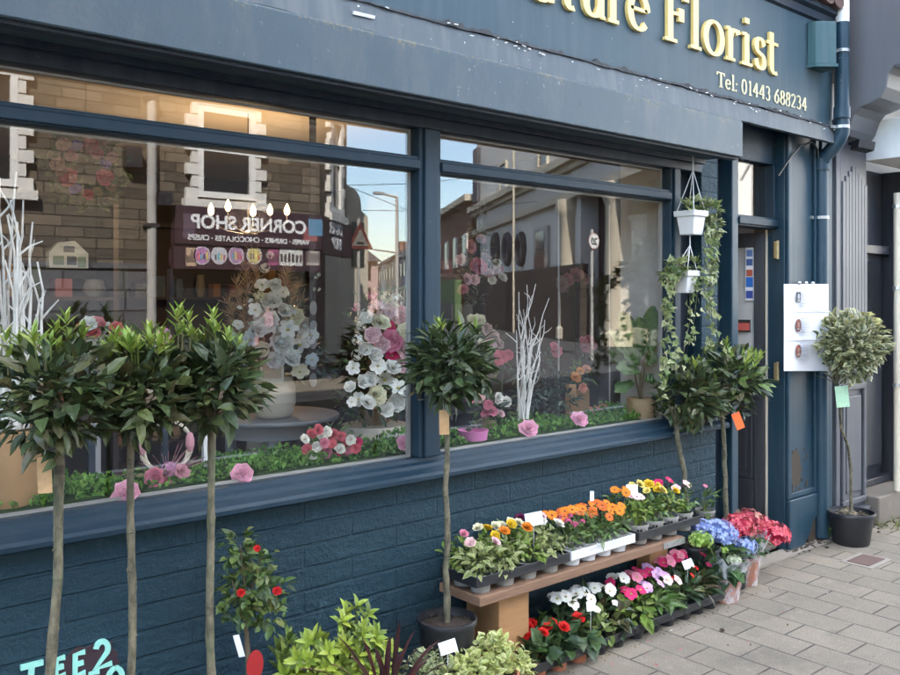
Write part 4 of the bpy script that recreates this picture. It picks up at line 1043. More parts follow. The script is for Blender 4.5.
# ---------------- trays of bedding plants
def tray(name, label, x0, x1, y0, y1, z, m, nx, group, hgt=.026, cup=.05):
    t = thing(name, label, 'plant tray', ((x0+x1)/2, (y0+y1)/2, z), group)
    b = MB(); zt = z+cup+hgt*.3; lip = .007
    b.box(x0-lip, x1+lip, y0-lip, y1+lip, zt-.005, zt)                 # rim web
    for (a0, a1, b0, b1) in ((x0-lip, x1+lip, y0-lip, y0-lip+.004), (x0-lip, x1+lip, y1+lip-.004, y1+lip), (x0-lip, x0-lip+.004, y0-lip+.0041, y1+lip-.0041), (x1+lip-.004, x1+lip, y0-lip+.0041, y1+lip-.0041)):
        b.box(a0, a1, b0, b1, zt-hgt, zt+.012)
    bevel(b.build('rim', m, t), .002)
    b = MB(); ny = 2; pts = []
    for i in range(nx):
        for j in range(ny):
            x = x0+(x1-x0)*(i+.5)/nx; y = y0+(y1-y0)*(j+.5)/ny; pts.append((x, y, i, j))
            r = min((x1-x0)/nx, (y1-y0)/ny)*.46
            b.lathe((x, y, z), [(r*.78, 0), (r*.95, zt-z-.006)], 16)
    b.build('cup', m, t, True)
    return t, pts, zt
PC = {'pink': (.70, .23, .31), 'hot': (.62, .03, .13), 'pale': (.80, .52, .52), 'yellow': (.80, .52, .03), 'lemon': (.80, .66, .18), 'cream': (.80, .74, .50), 'orange': (.74, .22, .02), 'rust': (.60, .14, .025),
      'white': (.86, .83, .74), 'purple': (.14, .012, .06), 'red': (.58, .015, .012), 'lilac': (.70, .42, .66), 'magenta': (.45, .03, .14), 'green': (.3, .4, .1)}
GREENS = {'bright': [(.14, .22, .035), (.20, .28, .05), (.26, .31, .09)], 'mid': [(.06, .115, .025), (.09, .15, .035), (.12, .18, .05)], 'dark': [(.03, .058, .022), (.045, .08, .03), (.06, .1, .035)], 'varieg': [(.22, .27, .09), (.30, .33, .12), (.16, .22, .06)], 'red': [(.06, .05, .022), (.04, .06, .025), (.09, .09, .03)], 'lime': [(.2, .3, .05), (.15, .24, .05)]}
def bedding(label, cat, x, y, z, flower, cols, nfl, rad, h, green='mid', leaf=(.035, .016), nl=70, pot='pot_grey', potr=.046, poth=.075, flr=.022, group=None, stalk=.03, edge=None, up=.4, spread=.8, name='bedding_plant', lean=(0, -.25)):
    t = thing(name, label, cat, (x, y, z), group)
    b = MB(); pot_mb(b, (x, y, z), potr, poth, .8, .014, 18); b.build('pot', M[pot], t, True)
    b = MB(); soil_mb(b, (x, y, z), potr, poth); b.build('soil', M['soil'], t)
    b = MB(); top = z+poth
    crown(b, (x, y, top+h*.42), rad, h*.55, nl, leaf[0], leaf[1], GREENS[green], up=up, seed=int((x*37+y*91)*100) % 997, inner=.15, lump=.25, edge=edge, droop=.45)
    for k in range(8): q = mad((x, y, top-.02), (R(-.5, .5), R(-.5, .5), 1), R(.05, h*.8)); b.tube([(x, y, top-.03), q], .002, 4, (.12, .16, .04))
    fl = []
    for k in range(nfl):
        a = 2*pi*k/max(1, nfl)+R(-.5, .5)-.6; q = rad*spread*sqrt(R(.1, 1)) if nfl > 1 else 0
        p = (x+q*cos(a), y+q*sin(a), top+h*(.85+.25*(1-(q/rad)**2))+R(-.2, .5)*stalk)
        b.tube([(x+q*.4*cos(a), y+q*.4*sin(a), top+h*.3), p], .0016, 4, (.14, .2, .06)); fl.append((p, a, q))
    b.build('foliage', M['leaf_soft'] if green in ('bright', 'varieg', 'lime') else M['leaf'], t)
    for (p, a, q) in fl:
        f = MB(); n = nrm((cos(a)*q/rad*.6+lean[0]-.15, sin(a)*q/rad*.6+lean[1]-.25, .8)); c = PC[random.choice(cols)] if isinstance(cols, (list, tuple)) else PC[cols]; r = flr*R(.85, 1.15)
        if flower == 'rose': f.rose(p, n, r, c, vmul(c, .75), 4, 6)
        elif flower == 'daisy': f.daisy(p, n, r, c, (.12, .05, .08), 13, .17)
        elif flower == 'flat': f.daisy(p, n, r, c, (.5, .45, .15), 5, .48, .2)
        elif flower == 'pansy': f.daisy(p, n, r, c, (.1, .05, .02), 5, .5, .1)
        elif flower == 'cluster':
            for k in range(16): d = rdir(); d = (d[0], d[1], abs(d[2])); f.floret(mad(p, d, r*.75), nrm(d), r*.36, c)
        f.build('flower', M['petal'], t)
    return t
TB = 'flower trays'
BB, GB = 'bedding plants on the bench', 'bedding plants in the ground trays'
ORD = ['leftmost', 'second from left', 'third from left', 'fourth from left', 'fifth from left', 'sixth from left']
y0, y1 = -.255, -.06
t1, p1, zt1 = tray('plant_tray', 'black tray of ranunculus at the left end of the bench', XA(476, -.25), XA(567, -.25), y0, y1, BZ+.001, M['plastic_b'], 4, TB)
t2, p2, zt2 = tray('plant_tray', 'white tray of orange osteospermums on the bench middle', XA(569, -.25)+.01, XA(634, -.25)-.012, y0, y1, BZ+.001, M['plastic_w'], 4, TB)
t3, p3, zt3 = tray('plant_tray', 'black tray of grey potted yellow flowers at right end of bench', XA(636, -.25)+.012, XA(697, -.25), y0, y1, BZ+.001, M['plastic_b'], 4, TB)
row = lambda j: 'front' if j == 0 else 'back'
spec1 = {(0, 0): ('pale pink', ['pink', 'pale', 'pale'], 'varieg', 2), (1, 0): ('apricot', ['orange', 'lemon'], 'varieg', 1), (2, 0): ('orange', ['orange'], 'bright', 1), (3, 0): ('white', ['white', 'white'], 'varieg', 2),
         (0, 1): ('pink', ['pink'], 'bright', 1), (1, 1): ('yellow', ['yellow', 'cream'], 'bright', 4), (2, 1): ('cream and yellow', ['yellow', 'cream', 'cream'], 'bright', 4), (3, 1): ('purple', ['purple', 'pale'], 'varieg', 2)}
for x, y, i, j in p1:
    nm, cols, gr, nf = spec1[(i, j)]
    bedding(f'{nm} ranunculus in the {row(j)} row of the left bench tray, {ORD[i]}', 'ranunculus', x, y, zt1-.07, 'rose', cols, nf, .072, .115, gr, (.036, .02), 95, flr=.0235, group=BB, stalk=.035 if j else .015, edge=[(.40, .42, .2)] if gr == 'varieg' else None, potr=.044, name='ranunculus_plant')
for x, y, i, j in p2:
    if j == 0 and i == 0: a = ('magenta dianthus cluster in the front left cup of the white tray', 'dianthus', 'cluster', ['magenta'], 5, 'mid', .017, 'dianthus_plant')
    elif j == 0 and i == 1: a = ('magenta dianthus beside orange daisies in front of the white tray', 'dianthus', 'cluster', ['magenta', 'rust'], 4, 'mid', .016, 'dianthus_plant')
    else: a = (f'orange osteospermum in the {row(j)} row of the white tray, {ORD[i]}', 'osteospermum', 'daisy', ['orange', 'rust', 'orange'], 5 if j else 4, 'mid', .023, 'osteospermum_plant')
    bedding(a[0], a[1], x, y, zt2-.06, a[2], a[3], a[4], .062, .105, a[5], (.034, .013), 80, flr=a[6], group=BB, stalk=.02, potr=.041, name=a[7])
spec3 = {(0, 0): ('pink and orange', ['pale', 'orange'], 'bright', 3, 'daisy'), (1, 0): ('lemon', ['lemon', 'lemon'], 'mid', 2, 'rose'), (2, 0): ('yellow', ['yellow', 'yellow'], 'bright', 2, 'rose'), (3, 0): ('pink', ['pink', 'pale'], 'mid', 2, 'flat'),
         (0, 1): ('orange', ['orange', 'lemon'], 'mid', 4, 'daisy'), (1, 1): ('lemon', ['lemon'], 'bright', 2, 'rose'), (2, 1): ('golden yellow', ['yellow'], 'mid', 3, 'rose'), (3, 1): ('red budded', ['hot'], 'dark', 2, 'flat')}
for x, y, i, j in p3:
    nm, cols, gr, nf, fl = spec3[(i, j)]
    bedding(f'{nm} flowering plant in grey pot, {row(j)} row of right bench tray, {ORD[i]}', 'bedding plant', x, y, zt3-.052, fl, cols, nf, .058, .115, gr, (.034, .02), 70, flr=.024, group=BB, stalk=.04, potr=.049 if j == 0 else .044, poth=.085)
gy0, gy1 = -.285, -.105
def ground_tray(lb, a, b_, nx): return tray('plant_tray', lb, a, b_, gy0, gy1, .0, M['plastic_b'], nx, TB, .024, .056)
g1, q1, gz1 = ground_tray('black ground tray of red begonias and white impatiens under the bench', XA(534, -.285), XA(634, -.285)-.01, 5)
g2, q2, gz2 = ground_tray('black ground tray of lilac and pink impatiens under the bench', XA(634, -.285)+.01, XA(683, -.285)-.008, 3)
g3, q3, gz3 = ground_tray('black ground tray of dark leaved impatiens nearest the hydrangeas', XA(683, -.285)+.008, XA(723, -.285), 3)
for x, y, i, j in q1:
    if i < 3 and not (i == 2 and j == 1):
        bedding(f'red begonia with scalloped leaves, {row(j)} row of left ground tray, {ORD[i]}', 'begonia', x, y, gz1-.07, 'rose', ['red'], 2 if i < 2 else 1, .073, .09, 'mid' if j else 'dark', (.06, .055), 40, pot='terracotta', flr=.026, group=GB, stalk=.005, potr=.043, up=.25, name='begonia_plant', spread=.7)
    elif j == 1:
        bedding(f'white impatiens with flat blooms, back row of left ground tray, {ORD[i]}', 'impatiens', x, y, gz1-.065, 'flat', ['white'], 6, .07, .145, 'dark', (.055, .022), 60, pot='plastic_b', flr=.028, group=GB, stalk=.025, potr=.042, name='impatiens_plant')
    else:
        bedding(f'pale leaved begonia with cream bloom, front row of left ground tray, {ORD[i]}', 'begonia', x, y, gz1-.07, 'flat', ['white'], 1 if i == 4 else 1, .075, .10, 'varieg' if i == 3 else 'red', (.05, .04), 50, pot='plastic_b', flr=.020, group=GB, stalk=.0, potr=.042, up=.2, name='begonia_plant')
for x, y, i, j in q2:
    if j == 1: bedding(f'pink impatiens, back row of the middle ground tray, {ORD[i]}', 'impatiens', x, y, gz2-.06, 'flat', [['white', 'hot'], ['hot', 'pink'], ['lilac', 'hot']][i], 5, .066, .14, 'mid', (.05, .022), 55, pot='plastic_b', flr=.026, group=GB, stalk=.03, potr=.041, name='impatiens_plant')
    else: bedding(f'{["rose", "lilac", "pale lilac"][i]} impatiens, front row of the middle ground tray, {ORD[i]}', 'impatiens', x, y, gz2-.065, 'flat', [['pink', 'hot'], ['lilac'], ['lilac', 'pale']][i], 3, .068, .125, 'mid' if i else 'bright', (.056, .026), 60, pot='plastic_b', flr=.027, group=GB, stalk=.02, potr=.041, name='impatiens_plant')
for x, y, i, j in q3:
    if j == 1: bedding(f'hot pink impatiens, back row of the right ground tray, {ORD[i]}', 'impatiens', x, y, gz3-.06, 'flat', ['hot', 'pink'], 5 if i < 2 else 2, .062, .16, 'dark', (.05, .022), 60, pot='plastic_b', flr=.026, group=GB, stalk=.02, potr=.04, name='impatiens_plant')
    else: bedding(f'{["salmon budded", "barely flowering", "dark leaved"][i]} impatiens, front row of the right ground tray, {ORD[i]}', 'impatiens', x, y, gz3-.065, 'flat', ['red', 'hot'], [2, 1, 1][i], .064, .12, ['dark', 'red', 'dark'][i], (.06, .026), 60, pot='plastic_b', flr=.014, group=GB, stalk=.01, potr=.04, name='impatiens_plant')
# loose plant at the bench end
bedding('small leafy plant with tiny pink flowers standing behind the right end of bench', 'bedding plant', XA(712, -.10), -.06, .30, 'flat', ['pink'], 1, .06, .10, 'mid', (.06, .02), 26, flr=.012, potr=.05, poth=.1)
# price cards
def card(label, px, py, Y, w, h, tilt=0., stick=.12, lean=.15):
    t = thing('price_card', label, 'price card', at(px, py, Y), 'handwritten price cards'); c = at(px, py, Y)
    n = nrm((-.45, -.9, lean)); ax = nrm((.9*cos(tilt), -.45*cos(tilt), sin(tilt))); ax = nrm(mad(ax, n, -dot(ax, n))); az = cross(n, ax); az = az if az[2] > 0 else vmul(az, -1)
    b = MB(); b.obox(c, ax, n, az, w/2, .001, h/2); b.build('card', M['card'], t)
    b = MB(); rnd = random.Random(int(px))
    for k in range(2):
        z = .22-.4*k
        for q in range(4):
            u = -.3+.2*q+rnd.uniform(-.04, .04); b.obox(mad(mad(mad(c, az, z*h), ax, u*w), n, .0014), nrm(mad(ax, az, rnd.uniform(-.8, .8))), n, az, w*.05, .0003, h*.012, (.52, .52, .6))
    b.build('writing', M['plainv'], t)
    b = MB(); b.tube([mad(c, n, -.003), mad(mad(c, n, -.004), (0, 0, -1), stick)], .0018, 5); b.build('stick', M['plastic_w'], t)
card('white price card tilted among the ranunculus in the left bench tray', 534, 519, -.19, .075, .052, .12)
card('narrow upright white card between orange flowers on the bench', 592, 496, -.10, .018, .042, -.08)
card('square white price card standing above the right bench tray', 632, 490, -.12, .058, .05, -.05, .14)
card('small white card stuck among the white impatiens', 591, 606, -.26, .04, .04, .04)
card('white card leaning among hot pink impatiens in the ground tray', 688, 564, -.22, .055, .042, .25, .12, .5)
card('white price card stuck in the cream mounded shrub', 448, 647, -.36, .062, .042, .22, .1, .4)
card('narrow white card standing in the red hydrangea blooms', 744, 519, -.16, .018, .045, .0, .1)
# ---------------- hydrangeas
def hydrangea(label, base, potm, r, h, heads, leaves, group='potted hydrangeas', sleeve=True):
    t = thing('hydrangea', label, 'hydrangea', base, group)
    b = MB(); pot_mb(b, base, r, h, .78, .02, 22); b.build('pot', M[potm], t, True)
    b = MB(); soil_mb(b, base, r, h); b.build('soil', M['soil'], t)
    b = MB()
    for p, rr, c in heads: b.tube([(base[0], base[1], h-.03), mixc((base[0], base[1], h+.08), p, .7), p], .004, 5, (.1, .15, .05))
    for k in range(leaves):
        a = R(0, 6.28); q = R(.02, .12); p = (base[0]+q*.5*cos(a), base[1]+q*.5*sin(a), h+R(.0, .14)); b.leaf(p, nrm((cos(a), sin(a), R(-.3, .6))), (0, 0, 1), R(.07, .12), R(.045, .065), jit(random.choice([(.05, .10, .03), (.07, .13, .04), (.035, .075, .025)]), .2), None, .35, .3)
    b.build('foliage', M['leaf'], t)
    for p, rr, c in heads:
        f = MB()
        for k in range(int(90*(rr/.06)**1.2)):
            d = rdir()
            if d[2] < -.45: continue
            f.floret((p[0]+d[0]*rr, p[1]+d[1]*rr, p[2]+d[2]*rr*.72), nrm(mad(d, rdir(), .35)), rr*R(.16, .21) if rr > .04 else rr*.3, mixc(c[0], c[1], R(0, 1)**2))
        f.ball(p, rr*.8, 10, vmul(c[0], .6), rr*.55)
        f.build('flower_head', M['petal'], t)
    if sleeve:
        b = MB(); prof = [(r*.83, .004), (r*1.0, h*.6), (r*1.12, h), (r*1.4, h+.05), (r*1.75, h+.10)]; n = 30; vs = []; fs = []
        for q, (rr, z) in enumerate(prof):
            for k in range(n): a = 2*pi*k/n; w = rr*(1+.05*sin(7*a+q)+R(-.03, .03)); vs.append((base[0]+w*cos(a), base[1]+w*sin(a), z+(R(-.025, .025) if q == len(prof)-1 else 0)))
        for q in range(len(prof)-1):
            for k in range(n): a = q*n+k; c2 = q*n+(k+1) % n; fs.append((a, c2, c2+n, a+n))
        b.add(vs, fs); b.build('sleeve', M['film'], t, True)
    return t
BLUE = ((.22, .30, .62), (.45, .52, .80)); GRN = ((.22, .36, .05), (.38, .5, .10)); RED = ((.55, .02, .06), (.72, .10, .16)); CRM = ((.6, .08, .12), (.7, .6, .4))
gb = gz(731, 602); gb = (gb[0], gb[1]+.03, 0); Yh = gb[1]
hydrangea('blue headed hydrangea in cellophane wrapped terracotta pot by the ground tray', gb, 'terracotta', .075, .13,
          [(at(719, 533, Yh-.02), .085, BLUE), (at(700, 527, Yh+.05), .055, BLUE), (at(701, 540, Yh-.06), .055, GRN), (at(743, 546, Yh), .068, BLUE), (at(734, 560, Yh-.08), .032, ((.55, .6, .4), (.7, .7, .55))), (at(724, 550, Yh-.09), .02, GRN)], 46)
gr_ = gz(754, 586); gr_ = (gr_[0], gr_[1]+.05, 0); Yh = gr_[1]
hydrangea('red headed hydrangea in cellophane wrapped terracotta pot nearest the door', gr_, 'terracotta', .072, .15,
          [(at(738, 527, Yh-.05), .085, RED), (at(772, 535, Yh-.02), .095, RED), (at(748, 519, Yh+.08), .075, CRM), (at(760, 525, Yh+.05), .07, RED)], 40)

# ---------------- hanging baskets with ivy
IVY = [(.12, .17, .05), (.18, .22, .07), (.24, .27, .10), (.09, .14, .04)]; IVE = [(.42, .44, .24), (.5, .5, .3)]
def ivy_leaf(b, p, d, n, L):
    sd = nrm(cross(d, n)); n = cross(sd, d); col = jit(random.choice(IVY), .2); e = jit(random.choice(IVE+IVY), .15)
    prof = [(0, 0), (-.1, .35), (.22, .5), (.38, .26), (1, 0), (.38, -.26), (.22, -.5), (-.1, -.35)]
    vs = [mad(p, d, L*.25)]; cs = [col]
    for t, w in prof: vs.append(mad(mad(mad(p, d, L*t), sd, L*w), n, .12*L*abs(w)-.1*L*t*t)); cs.append(e)
    b.add(vs, [(0, i, i % 8+1) for i in range(1, 9)], cs)
def trail(b, p0, pts, n, L=.032, w=.02):
    pl = [p0]+pts; tot = len(pl)-1
    b.tube(pl, .0016, 4, (.13, .14, .06))
    for k in range(n):
        u = R(0, tot); i = min(int(u), tot-1); f = u-i; p = mixc(pl[i], pl[i+1], f); p = mad(p, (R(-1, 1), R(-1, 1), R(-.5, .5)), w)
        ivy_leaf(b, p, nrm((R(-1, 1), R(-1, .3), R(-1.2, .2))), nrm((R(-.5, .5), -1, R(0, .8))), L*R(.7, 1.3))
def square_pot(b, c, w0, w1, h, lip=.012):
    """tapered square tub, open top"""
    v = []
    for (w, z) in ((w0, 0), (w1, h-.028), (w1+lip, h-.027), (w1+lip+.002, h), (w1-.004, h), (w1-.012, h-.03)):
        v += [(c[0]-w, c[1]-w, c[2]+z), (c[0]+w, c[1]-w, c[2]+z), (c[0]+w, c[1]+w, c[2]+z), (c[0]-w, c[1]+w, c[2]+z)]
    fs = [(3, 2, 1, 0), (20, 21, 22, 23)]
    for q in range(5):
        for k in range(4): a = q*4+k; d = q*4+(k+1) % 4; fs.append((a, d, d+4, a+4))
    b.add(v, fs)
Yk = -.12
for nm, lb, pc, hook, w, crowns, trails in (
    ('hanging_basket', 'upper white hanging basket with ivy spilling to the right', (691, 235), (693, 163), .050,
     [(697, 207, .05, 60), (709, 211, .055, 80), (687, 207, .03, 25), (714, 224, .045, 60)],
     [((712, 215), [(717, 235), (712, 255), (714, 275), (708, 295)], 75), ((710, 220), [(713, 250), (710, 290), (713, 330), (709, 352)], 70), ((708, 225), [(707, 250), (703, 280), (708, 312)], 40), ((714, 300), [(716, 335), (724, 352), (731, 358)], 12)]),
    ('hanging_basket', 'lower white hanging basket with ivy trailing down its left side', (685, 293), (690, 238), .042,
     [(676, 268, .05, 70), (690, 266, .045, 45), (669, 276, .04, 45)],
     [((672, 270), [(667, 290), (668, 320), (664, 350), (666, 368), (663, 396)], 95), ((676, 275), [(668, 300), (671, 325), (675, 350), (670, 375)], 45), ((694, 272), [(697, 295), (694, 320), (692, 345)], 26), ((690, 290), [(690, 320), (684, 350), (681, 366)], 14)])):
    c = at(pc[0], pc[1], Yk); h = .118 if w > .045 else .11; hk = at(hook[0], hook[1], Yk)
    t = thing(nm, lb, 'hanging basket', c, 'white hanging baskets')
    b = MB(); square_pot(b, c, w*.78, w, h, .01); bevel(b.build('tub', M['plastic_w'], t), .003)
    b = MB()
    for sx, sy in ((-1, -1), (1, -1), (1, 1), (-1, 1)):
        p = (c[0]+sx*w, c[1]+sy*w, c[2]+h-.006); b.tube([p, mixc(p, mad(hk, (0, 0, -1), .04), .55), mad(hk, (0, 0, -1), .035)], .0022, 5)
    b.tube([mad(hk, (0, 0, -1), .036), hk, mad(hk, (.35, .2, 1), .03), mad(hk, (.5, .8, 1.6), .04)], .003, 6); b.build('hanger', M['plastic_w'], t)
    b = MB(); f = MB()
    for px, py, r, n in crowns:
        q = at(px, py, Yk)
        for k in range(n):
            d = rdir(); ivy_leaf(f, (q[0]+d[0]*r, q[1]+d[1]*r*.9, q[2]+d[2]*r*.8), nrm((d[0]+R(-.5, .5), d[1]-.2, d[2]+R(-.6, .4))), nrm((d[0]*.5, d[1]-.3, .8)), .032*R(.7, 1.3))
    for p0, pts, n in trails: trail(f, at(*p0, Yk-.04), [at(a_[0], a_[1], Yk-.05-R(0, .02)) for a_ in pts], n)
    f.build('ivy', M['leaf_soft'], t)

# ================================================================== INSIDE THE WINDOW
DZ = .862
# green artificial moss strip
b = MB(); rnd = random.Random(77)
for i in range(8500):
    x = rnd.uniform(.0, 3.70); y = .075+.28*rnd.random()**1.2
    if abs(x-XA(473, .13)) < .085 and y < .24: continue
    z = DZ+(.008+.062*rnd.random())*(.8+.25*sin(x*9)+.15*sin(x*23))
    c = random.choice([(.12, .26, .05), (.17, .34, .07), (.22, .40, .09), (.08, .18, .04)]); r = rnd.uniform(.007, .015)
    d = nrm((rnd.uniform(-1, 1), rnd.uniform(-1.3, .6), rnd.uniform(.2, 1.2))); u = perp(d); w = cross(d, u); p = (x, y, z); c = jit(c, .2)
    b.add([p, mad(mad(p, u, r), d, r*.3), mad(mad(p, w, r*.5), d, r), mad(mad(p, u, -r), d, r*.3), mad(mad(p, w, -r*.5), d, r*.5)], [(0, 1, 2), (0, 2, 3), (0, 3, 4), (0, 4, 1)], c)
b.box(-.1, 3.715, .07, .34, DZ+.001, DZ+.03, (.04, .08, .025))
kind(b.build('moss', M['moss']), 'stuff')
RG = 'artificial pink roses along the window bottom'
for lb, px, py, Y, r in (('pink rose lying at the glass behind the second bay trunk', 126, 497, .06, .042), ('pink rose lying on moss right of the third bay trunk', 242, 478, .06, .040), ('half hidden pink rose in the moss near the wide grey pot', 404, 446, .10, .036), ('pink rose on the moss below the white branches', 528, 432, .07, .044), ('pink rose on the moss left of the fiddle leaf plant', 579, 423, .07, .042)):
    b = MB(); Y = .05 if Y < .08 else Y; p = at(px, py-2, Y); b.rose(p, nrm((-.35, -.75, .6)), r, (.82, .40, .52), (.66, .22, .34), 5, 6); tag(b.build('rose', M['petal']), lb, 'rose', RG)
# white painted branches
def branches(name, label, base, tips, r0=.008, potfn=None):
    t = thing(name, label, 'branches', base, 'white painted branches'); b = MB(); rnd = random.Random(int(base[0]*100))
    for e in tips:
        p0 = mad(base, (rnd.uniform(-1, 1), rnd.uniform(-1, 1), 0), .025); n = 9; pts = []
        bend = rnd.uniform(-.05, .05)
        for i in range(n):
            q = i/(n-1); p = mixc(p0, e, q); pts.append((p[0]+bend*sin(pi*q)+rnd.uniform(-.009, .009), p[1]+rnd.uniform(-.009, .009), p[2]))
        b.tube(pts, [r0*(1-.7*i/(n-1)) for i in range(n)], 6)
        for k in range(4):
            i = rnd.randint(3, n-2); d = nrm((rnd.uniform(-.8, .8), rnd.uniform(-.8, .4), rnd.uniform(.5, 1.2))); L = rnd.uniform(.04, .09); q = pts[i]
            m_ = mad(q, d, L*.55); b.tube([q, m_, mad(m_, nrm(mad(d, rdir(), .6)), L*.5)], [r0*.45, r0*.35, r0*.2], 5)
    b.build('branch', M['branch_w'], t, True); return t
Y = .16
bb = at(10, 450, Y)
tips = [at(px, py, Y+R(-.06, .06)) for px, py in ((2, 178), (14, 172), (22, 200), (34, 222), (28, 245), (38, 262), (-10, 190), (-25, 210), (8, 215), (18, 240), (30, 290), (36, 310), (-5, 240), (-40, 230), (12, 200), (24, 275), (6, 260), (-15, 270), (16, 300), (28, 325), (0, 215), (20, 222), (33, 275))]
t = branches('branch_bundle', 'thick bundle of white painted branches in kraft pot at the far left of the window', (bb[0], Y, DZ+.06), tips, .0085)
b = MB(); pc = (XA(4, .17), .17, DZ+.002); b.lathe(pc, [(.085, 0), (.098, .10), (.104, .255), (.098, .255), (.09, .2), (.001, .19)], 28); b.build('pot', M['kraft'], t, True)
Y = .26; bb = at(522, 425, Y)
tips = [at(px, py, Y+R(-.05, .05)) for px, py in ((519, 292), (527, 285), (536, 284), (549, 298), (520, 310), (530, 300), (541, 330), (540, 352), (545, 320), (517, 330), (524, 318), (533, 340), (522, 345))]
branches('branch_bundle', 'slender cluster of white painted branches in the right window pane', (bb[0], Y, DZ+.01), tips, .0055)
# fiddle leaf fig in a basket
Y = .11; fb = (XA(641, Y), Y, DZ)
t = thing('fiddle_leaf_fig', 'fiddle leaf plant with big dark leaves in woven basket at right end of window', 'plant', fb)
b = MB(); b.lathe(fb, [(.060, .002), (.068, .03), (.073, .10), (.072, .125), (.066, .125), (.064, .10), (.001, .095)], 28); b.build('basket', M['basket'], t, True)
b = MB(); s0 = (fb[0], fb[1], DZ+.095)
stems = [at(640, 362, Y), at(632, 360, Y+.03), at(646, 350, Y)]
for e in stems: b.tube([s0, mixc(s0, e, .5), e], [.006, .005, .004], 6)
b.build('stem', M['bark_dark'], t)
b = MB()
for (x0, y0_, x1, y1_, W_) in ((636, 372, 612, 330, .10), (638, 366, 622, 312, .10), (644, 352, 654, 306, .085), (648, 360, 667, 330, .08), (640, 372, 618, 366, .08), (646, 366, 668, 352, .085), (642, 378, 665, 380, .07), (634, 382, 616, 390, .07), (640, 360, 640, 318, .09), (632, 365, 611, 350, .09), (650, 352, 664, 316, .075)):
    p = at(x0, y0_, Y+R(-.02, .02)); e = at(min(x1, 655), y1_, Y-R(-.02, .06)); d = nrm(vsub(e, p)); L = sqrt(dot(vsub(e, p), vsub(e, p)))
    n = nrm((-.55+R(-.4, .4), -.8, .3+R(-.4, .4))); sd = nrm(cross(d, n)); n = cross(sd, d); col = jit((.05, .11, .03), .3); vs = []; cs = []
    for i in range(8):
        q = i/7; w = W_*.5*[.12, .5, .62, .6, .78, 1., .85, .18][i]; wv = .006*(-1)**i
        m_ = mad(mad(p, d, L*q), n, -.05*L*q*q)
        vs += [mad(mad(m_, sd, -w), n, .22*w+wv), mad(m_, n, -.002), mad(mad(m_, sd, w), n, .22*w-wv)]; cs += [col, mixc(col, (.16, .24, .08), .6), col]
    fs = []
    for i in range(7): a = i*3; fs += [(a, a+1, a+4, a+3), (a+1, a+2, a+5, a+4)]
    b.add(vs, fs, cs)
b.build('foliage', M['leaf'], t, True)
# pink pot of succulents
Y = .13; pb = at(473, 449, Y); pb = (pb[0], Y, DZ-.004)
t = thing('succulent_planter', 'pink pot of grey succulents on the moss beside the window mullion', 'planter', pb)
b = MB(); b.lathe(pb, [(.056, .0), (.062, .05), (.067, .075), (.063, .075), (.06, .055), (.001, .052)], 26); b.build('pot', M['plastic_pink'], t, True)
b = MB()
for (dx, dz, r) in ((-.03, .09, .035), (.03, .095, .03), (.0, .10, .035), (-.01, .12, .028), (.04, .12, .022)):
    for k in range(16): a = 2.4*k; q = k/16; b.leaf((pb[0]+dx, pb[1]-.005, pb[2]+dz-.02), nrm((cos(a), sin(a), .15+1.2*(1-q))), nrm((-cos(a)*.5, -sin(a)*.5, 1)), r*(.5+.6*q), r*.45, jit((.20, .23, .17), .2), None, -.1, .3)
b.build('succulent', M['leaf'], t)
# red and white rose basket
def bouquet_heads(parent, heads, name='flower'):
    for px, py, Y, r, c, typ in heads:
        b = MB(); p = at(px, py, Y); n = nrm((-.35+R(-.4, .4), -.8, .35+R(-.3, .4))); cc = PC[c] if isinstance(c, str) else c
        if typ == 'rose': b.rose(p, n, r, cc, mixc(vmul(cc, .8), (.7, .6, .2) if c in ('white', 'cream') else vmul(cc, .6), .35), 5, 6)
        elif typ == 'lily': b.daisy(p, n, r, cc, (.55, .5, .1), 6, .3, .5)
        elif typ == 'ball':
            for k in range(30): d = rdir(); b.floret(mad(p, d, r*.8), d, r*.3, cc)
        elif typ == 'flat': b.daisy(p, n, r, cc, (.6, .5, .2), 5, .45, .25)
        b.build(name, M['petal'], parent)
def filler(b, lst, pal, L, W, edge=None):
    for px, py, Y, r, n in lst: crown(b, at(px, py, Y), r, r*.9, n, L, W, pal, up=.2, seed=int(px*3+py), inner=.1, edge=edge)
Y = .20; rb = (XA(318, Y), Y, DZ)
t = thing('rose_basket', 'low basket of small red pink and white roses on the moss', 'flower arrangement', rb)
b = MB(); b.lathe(rb, [(.042, .0), (.052, .06), (.056, .075), (.05, .075), (.001, .06)], 20); b.lathe((rb[0]+.11, rb[1]-.02, DZ), [(.036, .0), (.045, .05), (.048, .065), (.043, .065), (.001, .05)], 20); b.build('basket', M['basket'], t, True)
b = MB(); filler(b, [(320, 445, Y, .07, 60), (338, 447, Y, .07, 60), (352, 450, Y, .05, 40), (335, 433, Y, .06, 40)], GREENS['mid'], .03, .013); b.build('foliage', M['leaf'], t)
bouquet_heads(t, [(px, py, Y-.06+R(-.03, .02), .021, random.choice(['hot', 'pink', (.62, .12, .14), (.62, .12, .14)]) if (i % 3) else 'white', 'rose') for i, (px, py) in enumerate(((304, 440), (311, 434), (318, 430), (326, 432), (333, 434), (341, 437), (350, 440), (357, 443), (307, 449), (316, 447), (324, 443), (332, 445), (340, 449), (348, 450), (327, 453), (313, 455), (335, 458), (346, 444), (322, 437), (356, 449)))])
